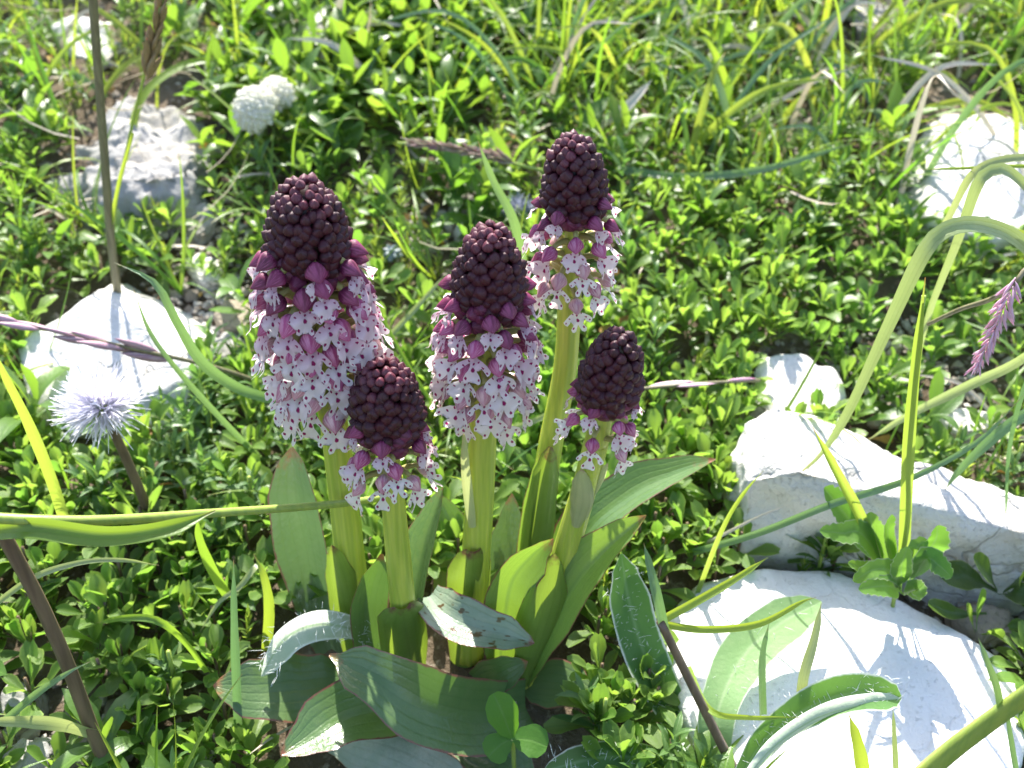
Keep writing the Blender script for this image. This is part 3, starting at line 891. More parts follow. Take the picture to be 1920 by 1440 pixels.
oleaf(O3, [(880, 1285, .010), (925, 1130, .018), (950, 1020, .024), (960, 925, .030)], 100, 'orchid_grey', 'ovate', fold=.3, face=Vector((.15, -.8, .5)))
oleaf(O3, [(886, 990, .004), (878, 930, .004), (872, 870, .003), (870, 800, .003)], 20, 'bract', 'blade', 'bract', wrap=.8, face=FC)
oleaf(O3, [(860, 1250, .012), (865, 1100, .026), (850, 1000, .034), (820, 925, .040)], 110, 'orchid_leaf', 'ovate', fold=.25, face=FC)
oleaf(O4, [(985, 1250, .010), (1000, 1080, .016), (1014, 960, .017), (1032, 838, .017)], 62, 'sheath', 'sheath', 'sheath', wrap=1.2, face=FC)
oleaf(O4, [(975, 1190, .015), (985, 1060, .019), (998, 950, .020), (1012, 850, .020)], 40, 'orchid_leaf', 'lance', fold=.7, face=Vector((-.7, -.6, .3)))
oleaf(O4, [(1020, 1180, .014), (1085, 1010, .020), (1180, 925, .024), (1270, 885, .024), (1342, 861, .022)], 104, 'orchid_leaf', 'lance', fold=.40, wave=.05, face=Vector((-.05, -.30, .95)))
oleaf(O5, [(975, 1290, -.004), (1000, 1200, -.005), (1025, 1120, -.005), (1040, 1038, -.004)], 86, 'sheath', 'lance', 'sheath', wrap=1.0, face=FC)
oleaf(O5, [(985, 1275, -.002), (1030, 1180, -.003), (1080, 1090, -.003), (1140, 1025, -.004), (1212, 966, -.006)], 112, 'orchid_leaf', 'lance', fold=.55, wave=.05, face=Vector((-.2, -.55, .82)))
oleaf(O5, [(935, 1260, .002), (945, 1170, .001), (960, 1090, .000), (1000, 1040, -.002), (1038, 1010, -.004)], 108, 'orchid_leaf', [(0, .5), (.3, .85), (.55, 1), (.8, .8), (.95, .3), (1, .03)], fold=.5, wave=.05, face=Vector((.1, -.85, .4)))
oleaf(O3, [(880, 1290, .002), (930, 1270, -.004), (990, 1240, -.006)], 80, 'orchid_dark', 'ovate', fold=.3, face=Vector((0, -.6, .8)))
oleaf(O5, [(1080, 990, -.004), (1092, 940, -.005), (1090, 880, -.005)], 46, 'bract', 'ovate', 'bract', wrap=1.2, face=FC)
oleaf(O5, [(1090, 960, -.002), (1110, 920, -.002), (1140, 868, -.003)], 22, 'bract', 'lance', 'bract', wrap=.6, face=FC)
oleaf(O5, [(985, 1285, -.002), (1050, 1285, -.006), (1115, 1300, -.010)], 100, 'orchid_dark', 'ovate', fold=.2, face=Vector((0, -.4, .9)))

# ------------------------------------------------------------------ hairy-leaved hawkweeds
def hairs(name, parent, sp, width, n, length, face, spread=1.0):
    """fine white bristles standing on a leaf: one part"""
    c = catmull(sp, 40)
    vs, fs = [], []
    base = c[0]
    for _ in range(n):
        i = rng.randrange(2, 39)
        T = (c[i + 1] - c[i - 1]).normalized()
        S = T.cross(face).normalized(); N = S.cross(T)
        if N.dot(face) < 0: N = -N
        p = c[i] + S * (width * .5 * rng.uniform(-1, 1) * spread)
        d = (N * rng.uniform(.5, 1) + S * rng.uniform(-.8, .8) + T * rng.uniform(-.3, .6)).normalized()
        L = length * rng.uniform(.5, 1.2)
        bend = Vector((rng.uniform(-1, 1), rng.uniform(-1, 1), rng.uniform(-1, .4))) * L * .25
        w = d.cross(Vector((0, -.8, .6))).normalized() * .00005
        k = len(vs)
        m = p + d * L * .55 + bend * .4
        e = p + d * L + bend
        n2 = d.cross(w).normalized() * .00005
        vs += [p - w - base, p + w - base, p + n2 - base, m - w - base, m + w - base, m + n2 - base, e - base]
        fs += [(k, k + 1, k + 4, k + 3), (k + 1, k + 2, k + 5, k + 4), (k + 2, k, k + 3, k + 5), (k + 3, k + 4, k + 6), (k + 4, k + 5, k + 6), (k + 5, k + 3, k + 6)]
    o = add(name, mk(name, vs, fs, M['hair']), parent, base)
    o['kind'] = 'stuff'
    return o

def hairy(label, leaves, name='hawkweed_plant'):
    first = P(*leaves[0][0][0])
    root = thing(name, label, 'plant', on_ground(first))
    for pts, wpx, mat, prof, kw, nh in leaves:
        sp = [P(*p) for p in pts]
        w = wpx * depth(sp[len(sp) // 2]) / FPX
        face = kw.get('face', Vector((0, -.6, .8)))
        me, b = leaf_sheet('leaf', sp, w, M[mat], prof, **kw)
        lf = add('leaf', me, root, b)
        if nh: hairs('hair', lf, sp, w, nh, .0032, face)
    return root
hairy('arched white-felted hairy leaf curling over beside the tallest-spiked orchid',
      [([(720, 1215, .004), (660, 1180, -.002), (590, 1172, -.006), (530, 1202, -.009), (490, 1268, -.012)], 66, 'hairy_white', 'strap', dict(fold=-.5, face=Vector((-.2, -.6, .8)), nseg=26), 160)])
hairy('plant with a tall dark bristly white-rimmed leaf and pale leaves lying on the flat slab',
      [([(1330, 1450, -.026), (1270, 1350, -.014), (1210, 1230, -.004), (1180, 1130, .004), (1165, 1038, .010)], 86, 'hairy_leaf', 'strap', dict(fold=.3, face=Vector((.1, -.8, .6)), nseg=30, wave=.12, wavef=2), 200),
       ([(1345, 1450, -.030), (1345, 1340, -.022), (1390, 1235, -.010), (1460, 1170, -.002), (1540, 1128, .004)], 92, 'hairy_pale', 'strap', dict(fold=.2, face=Vector((-.2, -.6, .8)), nseg=26), 40),
       ([(1385, 1460, -.042), (1440, 1380, -.036), (1520, 1325, -.032), (1600, 1300, -.030), (1690, 1308, -.026)], 84, 'hairy_leaf', 'strap', dict(fold=.55, face=Vector((0, -.55, .85)), nseg=28, wave=.15), 150),
       ([(1392, 1470, -.046), (1446, 1405, -.0405), (1525, 1350, -.0365), (1605, 1325, -.0335), (1688, 1310, -.0265)], 36, 'hairy_white', 'strap', dict(wrap=1.1, face=Vector((0, -.9, .3)), nseg=28, wave=.1), 0),
       ([(1340, 1460, -.028), (1230, 1425, -.026), (1130, 1420, -.028), (1020, 1445, -.033)], 70, 'hairy_leaf', 'strap', dict(fold=-.35, face=Vector((0, -.4, .9)), nseg=24), 110),
       ([(1335, 1460, -.027), (1310, 1420, -.022), (1290, 1378, -.018)], 34, 'hairy_white', 'strap', dict(fold=.5, face=Vector((0, -.7, .7))), 40)])

# ------------------------------------------------------------------ pompom flowers, clover
def pompom(label, head, stem_pts, rad_px, mat, nflo, stem_mat, sw):
    sp = [P(*p) for p in stem_pts]
    root = thing('globe_daisy', label, 'flower', on_ground(sp[0]))
    sp[0] = on_ground(sp[0]) - Vector((0, 0, .002))
    w = sw * depth(sp[-1]) / FPX
    me, b = tube('stem', sp, [(0, w * .55), (1, w * .45)], M[stem_mat], 14, 8)
    add('stem', me, root, b)
    c = sp[-1]
    T = (sp[-1] - sp[-2]).normalized()
    Rr = rad_px * depth(c) / FPX
    F = frame(T)
    add('receptacle', drop_mesh('receptacle', M['green_stem'], 1, .5, .2), root, mw=pose(c - T * Rr * .22, F, (Rr * .55, Rr * .55, Rr * .5)))
    vs, fs, uv, rn = [], [], [], []
    c0 = c
    for i in range(nflo):
        z = 1 - 1.15 * (i + .5) / nflo
        a = i * 2.39996
        s = math.sqrt(max(0, 1 - z * z))
        d = F @ Vector((s * math.cos(a), s * math.sin(a), z + .05)).normalized()
        d = (d + Vector((rng.uniform(-.16, .16) for _ in range(3)))).normalized()
        n = 4
        for q in range(n):                     # each floret: a few narrow strap petals
            dd = (d + Vector((rng.uniform(-.17, .17) for _ in range(3)))).normalized()
            L = Rr * rng.uniform(.55, 1.06)
            sd_ = dd.orthogonal().normalized()
            sd_ = (Matrix.Rotation(rng.uniform(0, 6.28), 3, dd) @ sd_) * (Rr * .018)
            bend = dd.cross(sd_).normalized() * L * rng.uniform(-.32, .32) + sd_.normalized() * L * rng.uniform(-.2, .2)
            k = len(vs)
            p0, p1, p2 = dd * L * .28, dd * L * .7 + bend * .4, dd * L + bend
            vs += [p0 - sd_ * .6, p0 + sd_ * .6, p1 - sd_, p1 + sd_, p2 - sd_ * .5, p2 + sd_ * .5]
            uv += [(0, 0), (1, 0), (0, .6), (1, .6), (0, 1), (1, 1)]
            rn += [rng.random()] * 6
            fs += [(k, k + 1, k + 3, k + 2), (k + 2, k + 3, k + 5, k + 4)]
    pe = add('petals', mk('petals', vs, fs, M[mat], uv, rn), root, c)
    pe['kind'] = 'stuff'
    return root
pompom('lavender pompom flower on a brown stem before the wedge-shaped rock', None, [(292, 1010, .046), (270, 940, .042), (232, 850, .038), (192, 768, .034)], 92, 'lavender', 190, 'brown_stem', 20)
pompom('small faded grey-blue pompom flower peeping out behind the tall back orchid', None, [(985, 450, .165), (978, 420, .166), (972, 395, .168)], 40, 'lavender_dark', 60, 'green_stem', 10)

FLORET = drop_mesh('floret', M['clover_floret'], 1.0, .24, .5, 8, 6, .05, 2, .8)
def clover(label, c, T, Rr, stem_pts, n):
    sp = [P(*p) for p in stem_pts]
    root = thing('white_clover', label, 'flower', on_ground(sp[0]))
    sp[0] = on_ground(sp[0]) - Vector((0, 0, .002))
    me, b = tube('stem', sp + [c], .0011, M['green_stem'], 12, 8)
    add('stem', me, root, b)
    F = frame(T)
    for i in range(n):
        z = 1 - 1.55 * (i + .5) / n
        a = i * 2.39996
        s = math.sqrt(max(0, 1 - z * z))
        d = (F @ Vector((s * math.cos(a), s * math.sin(a), z))).normalized()
        d2 = (d + T * .25 + Vector((rng.uniform(-.10, .10) for _ in range(3)))).normalized()
        add('floret', FLORET, root, mw=pose(c + d * Rr * .28, frame(d2, T), (Rr * rng.uniform(1.1, 1.35), Rr * rng.uniform(1.0, 1.3), Rr * rng.uniform(.66, .76))))
    return root
clover('white clover flower head tilted over its green stem near the craggy boulder', P(482, 206, .208), Vector((-.55, -.40, .55)).normalized(), .0102,
       [(640, 275, .232), (590, 250, .216), (535, 238, .210)], 120)
clover('white clover flower head half hidden behind the tilted clover head', P(518, 180, .222), Vector((.1, -.3, .9)).normalized(), .0085,
       [(570, 262, .238), (540, 220, .226)], 70)
# small grey seed head behind the orchids
sp = [P(735, 520, .153), P(736, 495, .153), P(735, 478, .153)]
root = thing('seed_head', 'small round grey-green seed head on a short stalk between two orchid spikes', 'seed head', on_ground(sp[0]))
sp[0] = on_ground(sp[0])
me, b = tube('stalk', sp, .0006, M['brown_stem'], 6, 6); add('stalk', me, root, b)
SEG = drop_mesh('scale', M['grey_bud'], 1, .4, .5, 8, 6)
for i in range(16):
    a = i * 2.4; z = 1 - 1.2 * (i + .5) / 16; s = math.sqrt(1 - z * z)
    d = Vector((s * math.cos(a), s * math.sin(a), z))
    add('scale', SEG, root, mw=pose(sp[-1] + d * .0008, frame(d), .0036))

# trifoliate clover leaf by the orchid foot
c = P(960, 1385, -.030)
root = thing('clover_plant', 'three-part clover leaf in front of the dark recurved orchid leaf', 'plant', on_ground(P(965, 1420, -.026)))
me, b = tube('stalk', [on_ground(P(965, 1420, -.026)), P(962, 1400, -.029), c], .0006, M['green_stem'], 8, 6); add('stalk', me, root, b)
for tx, ty, ty2, wp in ((915, 1420, -.033, 58), (1026, 1400, -.032, 62), (925, 1300, -.026, 62)):
    sp = [c, c.lerp(P(tx, ty, ty2), .5) + Vector((0, 0, .001)), P(tx, ty, ty2)]
    me, b = leaf_sheet('leaflet', sp, wp * depth(c) / FPX, M['clover_leaf'], [(0, .15), (.25, .7), (.6, 1.0), (.85, .85), (1, .3)], fold=.15, face=Vector((0, -.5, .85)), nseg=12)
    add('leaflet', me, root, b)

# toothed-leaf plant growing against the pitted block
def toothed_leaf(root, pts, wpx):
    sp = [P(*p) for p in pts]
    tab = [(0, .06), (.34, .07)]
    n = 12
    for i in range(n + 1):
        v = i / n
        w = math.sin(math.pi * min(.96, .10 + v * .86)) ** .6
        q = .36 + v * .63
        tab += [(q, w * .88), (min(q + .028, .999), w * 1.0)]
    tab[-1] = (1.0, .1)
    me, b = leaf_sheet('leaf', sp, wpx * 1.15 * depth(sp[1]) / FPX, M['toothed'], tab, fold=.25, face=Vector((rng.uniform(-.3, .3), -.65, .7)), nseg=48, ncr=6)
    return add('leaf', me, root, b)
pb = P(1690, 1105, .026)
root = thing('toothed_plant', 'low plant with rounded saw-toothed leaves growing at the pitted white block', 'plant', on_ground(pb))
for pts, w in (([(1690, 1100, 0.018), (1640, 1035, 0.016), (1605, 990, 0.016), (1545, 915, 0.014)], 62), ([(1680, 1100, 0.016), (1620, 1005, 0.010), (1580, 1000, 0.009), (1537, 995, 0.008)], 46),
               ([(1690, 1100, 0.017), (1640, 1000, 0.012), (1632, 960, 0.012)], 50), ([(1690, 1100, 0.017), (1665, 1010, 0.010), (1672, 965, 0.010)], 36),
               ([(1700, 1100, 0.016), (1740, 1035, 0.008), (1755, 1010, 0.007), (1758, 985, 0.007)], 60), ([(1700, 1100, 0.016), (1715, 1040, 0.006), (1725, 1020, 0.006), (1740, 1015, 0.006)], 46),
               ([(1700, 1110, 0.014), (1735, 1050, 0.004), (1760, 1060, 0.002), (1784, 1082, 0.001)], 46), ([(1690, 1110, 0.012), (1650, 1070, 0.004), (1620, 1065, 0.002), (1590, 1055, 0.001)], 30),
               ([(1690, 1110, 0.012), (1680, 1075, 0.001), (1640, 1068, -0.001), (1600, 1090, -0.002)], 40), ([(1690, 1110, 0.012), (1690, 1080, 0.000), (1690, 1060, -0.001), (1702, 1025, -0.002)], 40),
               ([(1695, 1115, 0.010), (1670, 1100, -0.002), (1640, 1100, -0.004), (1610, 1105, -0.005)], 42), ([(1700, 1115, 0.010), (1720, 1105, -0.002), (1730, 1120, -0.004)], 40)):
    toothed_leaf(root, pts, w)

# dark thick leaves beside the slab
root = thing('thick_leaf_plant', 'plant with thick dark oval leaves in the hollow beside the flat slab', 'plant', on_ground(P(1865, 1115, .026)))
for pts, w in (([(1870, 1110, .024), (1820, 1085, .020), (1760, 1075, .018)], 60), ([(1870, 1110, .022), (1850, 1075, .016), (1825, 1045, .014)], 50), ([(1870, 1115, .022), (1900, 1115, .018), (1935, 1112, .016)], 46),
               ([(1880, 1110, .024), (1915, 1085, .018), (1945, 1060, .016)], 44), ([(1850, 1150, .016), (1790, 1150, .012), (1740, 1130, .012)], 34), ([(1830, 1185, .012), (1832, 1150, .010), (1840, 1105, .009)], 32),
               ([(1828, 1188, .012), (1820, 1160, .009), (1812, 1132, .008)], 22), ([(1840, 1190, .010), (1865, 1188, .006), (1880, 1180, .005)], 30)):
    sp = [P(*p) for p in pts]
    me, b = leaf_sheet('leaf', sp, w * depth(sp[1]) / FPX, M['thick_dark' if w > 33 else 'rosette'], 'spat', fold=.3, face=Vector((.2, -.5, .8)), nseg=14)
    add('leaf', me, root, b)

# ------------------------------------------------------------------ grasses that can be told apart
def blade(label, pts, wpx, mat='grass', prof='blade2', ground_base=True, group=None, fold=.35, face=None, twist=(0, 0), name='wild_grass', nseg=24, rnd=None):
    sp = [P(*p) for p in pts]
    if ground_base: sp[0] = on_ground(sp[0]) - Vector((0, 0, .001))
    m = sp[len(sp) // 2]
    me, b = leaf_sheet(name, sp, wpx * depth(m) / FPX, M[mat], prof, fold=fold, face=face or Vector((rng.uniform(-.2, .2), -.75, .6)), twist=twist, nseg=nseg, ncr=4, rnd=rng.random() if rnd is None else rnd)
    o = tag(add(name, me, None, b), label, 'grass', group)
    o['kind'] = 'thing'
    return o

def stalk(root, pts, wpx, mat, name='stem', g=False):
    sp = [P(*p) for p in pts]
    if g: sp[0] = on_ground(sp[0]) - Vector((0, 0, .001))
    w = wpx * depth(sp[len(sp) // 2]) / FPX
    me, b = tube(name, sp, [(0, w * .55), (1, w * .45)], M[mat], 20, 8)
    return add(name, me, root, b)
def part_blade(root, pts, wpx, mat, prof='blade2', fold=.35, face=None, twist=(0, 0)):
    sp = [P(*p) for p in pts]
    me, b = leaf_sheet('blade', sp, wpx * depth(sp[len(sp) // 2]) / FPX, M[mat], prof, fold=fold, face=face or Vector((0, -.75, .6)), twist=twist, nseg=56, ncr=4, rnd=rng.random())
    return add('blade', me, root, b)
SPK = {k: drop_mesh('spikelet', M[k], 1.0, .17, .8, 7, 7, .10, 2, .7) for k in ('purple_spikelet', 'brown_spikelet', 'green_purple_spikelet', 'pink_spikelet')}
AWN = {k: tube('awn', [Vector((0, 0, .9)), Vector((.02, .02, 1.3)), Vector((.06, 0, 1.75))], [(0, .022), (1, .006)], M[k], 4, 4)[0] for k in ('purple_spikelet', 'brown_spikelet', 'green_purple_spikelet', 'pink_spikelet')}
def spike(root, pts, n, size_px, mat, spread=.35, awn=False, side=None, thin=1.0):
    """spikelets overlapping along a grass head; pts from its base to its tip"""
    c = catmull([P(*p) for p in pts], 60)
    for i in range(n):
        f = (i + .2) / n
        q = min(int(f * 59), 58)
        T = (c[q + 1] - c[q]).normalized()
        a = i * 2.39996 + rng.uniform(-.4, .4)
        X1 = T.orthogonal().normalized(); Y1 = T.cross(X1)
        d = X1 * math.cos(a) + Y1 * math.sin(a)
        if side is not None: d = (d * .5 + side).normalized()
        k = spread * (1 - .35 * f) * rng.uniform(.55, 1.3)
        z = (T + d * k).normalized()
        s = size_px * depth(c[q]) / FPX * rng.uniform(.85, 1.15) * (1 - .25 * f)
        o = add('spikelet', SPK[mat], root, mw=pose(c[q] + d * s * .04, frame(z, d), (s * thin, s * thin, s)))
        if awn: add('awn', AWN[mat], o, mw=pose(c[q] + d * s * .04, frame((z + d * .12).normalized(), d), s))

# brown leafy stem at the lower corner with the long bent horizontal blade
root = thing('grass_plant', 'brown-stemmed grass leaning at the edge of the leafy mat with a pale short blade', 'grass', on_ground(P(215, 1460, -.024)))
stalk(root, [(225, 1480, -.026), (185, 1400, -.028), (130, 1255, -.030), (75, 1130, -.032), (10, 1010, -.034), (-60, 890, -.036)], 28, 'brown_stem')
part_blade(root, [(172, 1372, -.029), (120, 1358, -.034), (60, 1352, -.038), (-40, 1352, -.044)], 30, 'grass_pale')
part_blade(root, [(-30, 1000, -.036), (60, 990, -.040), (200, 1005, -.040), (320, 990, -.034), (404, 958, -.028)], 46, 'grass', fold=.5, prof=[(0, .8), (.4, 1), (.8, .8), (1, .1)])
root = thing('grass_plant', 'thick pale green grass stem lying level across the tallest-spiked orchid stem', 'grass', on_ground(P(-120, 985, -.030)))
stalk(root, [(-140, 960, -.042), (0, 972, -.040), (180, 976, -.034), (400, 962, -.018), (640, 944, .001), (760, 925, .016)], 17, 'green_stem')
root = thing('grass_plant', 'tall straight grey-brown grass stem in front of the craggy boulder', 'grass', on_ground(P(225, 580, .135)))
stalk(root, [(224, 590, .134), (210, 470, .131), (195, 280, .126), (182, 110, .120), (170, -60, .114)], 17, 'grey_stem', g=True)
part_blade(root, [(205, 440, .130), (225, 340, .126), (250, 250, .124), (242, 275, .124)], 10, 'grass')
root = thing('grass_plant', 'grass with a drooping brown awned seed head near the grey-brown stem', 'grass', on_ground(P(210, 520, .152)))
stalk(root, [(205, 540, .148), (215, 400, .142), (240, 270, .138), (268, 150, .134), (300, 20, .130), (318, -60, .128)], 6, 'green_stem', g=True)
spike(root, [(272, 150, .133), (290, 70, .131), (312, -30, .129)], 22, 56, 'brown_spikelet', .34, True, thin=.75)
root = thing('grass_plant', 'grass with a slender purple striped head lying before the wedge-shaped rock', 'grass', on_ground(P(490, 720, .104)))
stalk(root, [(520, 730, .100), (440, 700, .090), (360, 678, .082), (240, 652, .072), (100, 620, .064), (-40, 596, .058)], 8, 'grey_stem')
spike(root, [(330, 672, .080), (180, 640, .068), (60, 612, .062), (-40, 596, .058)], 11, 95, 'purple_spikelet', .10, thin=.5)
root = thing('grass_plant', 'grass with a combed purplish seed head lying level behind the orchid spikes', 'grass', on_ground(P(1080, 335, .205)))
stalk(root, [(1090, 330, .196), (1010, 318, .184), (940, 300, .178), (850, 280, .176), (745, 268, .174)], 6, 'green_stem')
spike(root, [(965, 306, .179), (900, 290, .177), (820, 276, .175), (770, 270, .174)], 60, 36, 'green_purple_spikelet', .60, True, side=Vector((0, -.3, .40)), thin=.55)
root = thing('grass_plant', 'long pink-tipped straw stem lying over cushion leaves behind the leaning orchid', 'grass', on_ground(P(1180, 745, .092)))
stalk(root, [(1120, 745, .090), (1200, 730, .084), (1300, 720, .082), (1425, 713, .086)], 7, 'grey_stem')
spike(root, [(1210, 728, .084), (1290, 721, .082), (1400, 714, .085)], 4, 90, 'pink_spikelet', .03, thin=.35)

# arching grasses over the pitted block
root = thing('grass_plant', 'tall grass with wide arching grey-green blades bending down over the pitted block', 'grass', on_ground(P(2010, 760, .07)))
part_blade(root, [(2030, 700, .060), (1990, 560, .050), (1920, 462, .042), (1850, 425, .036), (1780, 428, .030), (1730, 475, .028), (1660, 620, .030), (1590, 770, .032), (1540, 850, .034), (1490, 895, .037)], 36, 'grass_pale',
           prof=[(0, .7), (.3, 1), (.55, .9), (.85, .6), (.95, .25), (1, .05)], fold=.3)
part_blade(root, [(2040, 520, .070), (1980, 420, .062), (1900, 330, .052), (1860, 320, .050), (1830, 350, .050), (1790, 460, .054), (1740, 590, .062), (1722, 690, .070)], 24, 'grass_pale')
part_blade(root, [(2020, 330, .080), (1960, 300, .070), (1880, 300, .066), (1820, 330, .066), (1770, 420, .070), (1710, 500, .078), (1690, 560, .084)], 16, 'grass_pale')
part_blade(root, [(2010, 620, .050), (1960, 470, .046), (1910, 440, .046), (1860, 425, .048)], 34, 'grass_yellow')
part_blade(root, [(2020, 318, .078), (1920, 312, .070), (1800, 316, .066), (1722, 318, .064)], 8, 'grass_yellow')
root = thing('grass_plant', 'upright bright yellow-green grass stem rising from the toothed-leaf plant', 'grass', on_ground(P(1692, 1095, .024)))
stalk(root, [(1692, 1095, .016), (1698, 980, .012), (1702, 850, .008), (1714, 700, .006), (1732, 555, .004)], 9, 'green_stem', g=True)
part_blade(root, [(1694, 1060, .013), (1703, 850, .0065), (1715, 700, .0045), (1735, 520, .0025)], 25, 'grass_yellow', fold=.25, face=Vector((-.3, -.8, .3)))
root = thing('grass_plant', 'short yellow reddish-tipped blade standing before the pitted block', 'grass', on_ground(P(1650, 1090, .026)))
part_blade(root, [(1655, 1090, .014), (1618, 985, .012), (1570, 890, .010), (1523, 800, .008)], 28, 'grass_yellow', fold=.6)
root = thing('grass_plant', 'grass with a drooping pink-mauve flower head hanging over the stones', 'grass', on_ground(P(2040, 600, .12)))
stalk(root, [(2040, 520, .030), (1980, 490, .024), (1930, 500, .020), (1905, 530, .018)], 12, 'grey_stem')
spike(root, [(1905, 520, .018), (1885, 570, .018), (1860, 630, .019), (1830, 690, .020)], 60, 42, 'pink_spikelet', .8, True, thin=.5)
stalk(root, [(1905, 530, .018), (1860, 560, .026), (1800, 580, .034), (1740, 608, .042)], 9, 'grey_stem', 'twig')
part_blade(root, [(1980, 620, .030), (1900, 680, .040), (1820, 720, .050), (1700, 780, .062), (1620, 830, .068)], 22, 'grass_pale', fold=.5)
root = thing('grass_plant', 'thick blue-green grass stalk with a bent tip crossing the flat slab corner', 'grass', on_ground(P(1690, 1500, -.03)))
stalk(root, [(1690, 1490, -.052), (1780, 1410, -.054), (1880, 1335, -.058), (1980, 1265, -.064)], 36, 'green_stem')
part_blade(root, [(1876, 1336, -.058), (1868, 1290, -.057), (1850, 1240, -.056), (1834, 1195, -.054)], 16, 'grass_blue')
root = thing('grass_plant', 'brownish grass stalk with an upright green blade leaning over the bristly leaf', 'grass', on_ground(P(1390, 1460, -.028)))
stalk(root, [(1395, 1480, -.034), (1350, 1390, -.030), (1290, 1270, -.026), (1238, 1165, -.024)], 18, 'brown_stem')
part_blade(root, [(1245, 1180, -.024), (1232, 1120, -.024), (1220, 1070, -.022), (1207, 1018, -.020)], 22, 'grass_blue', fold=.5)
part_blade(root, [(1235, 1165, -.022), (1300, 1130, -.020), (1370, 1090, -.016), (1440, 1045, -.012)], 18, 'grass', fold=.5)
part_blade(root, [(1240, 1170, -.022), (1320, 1180, -.024), (1420, 1170, -.024), (1500, 1130, -.022), (1530, 1120, -.020)], 16, 'grass', fold=.5)

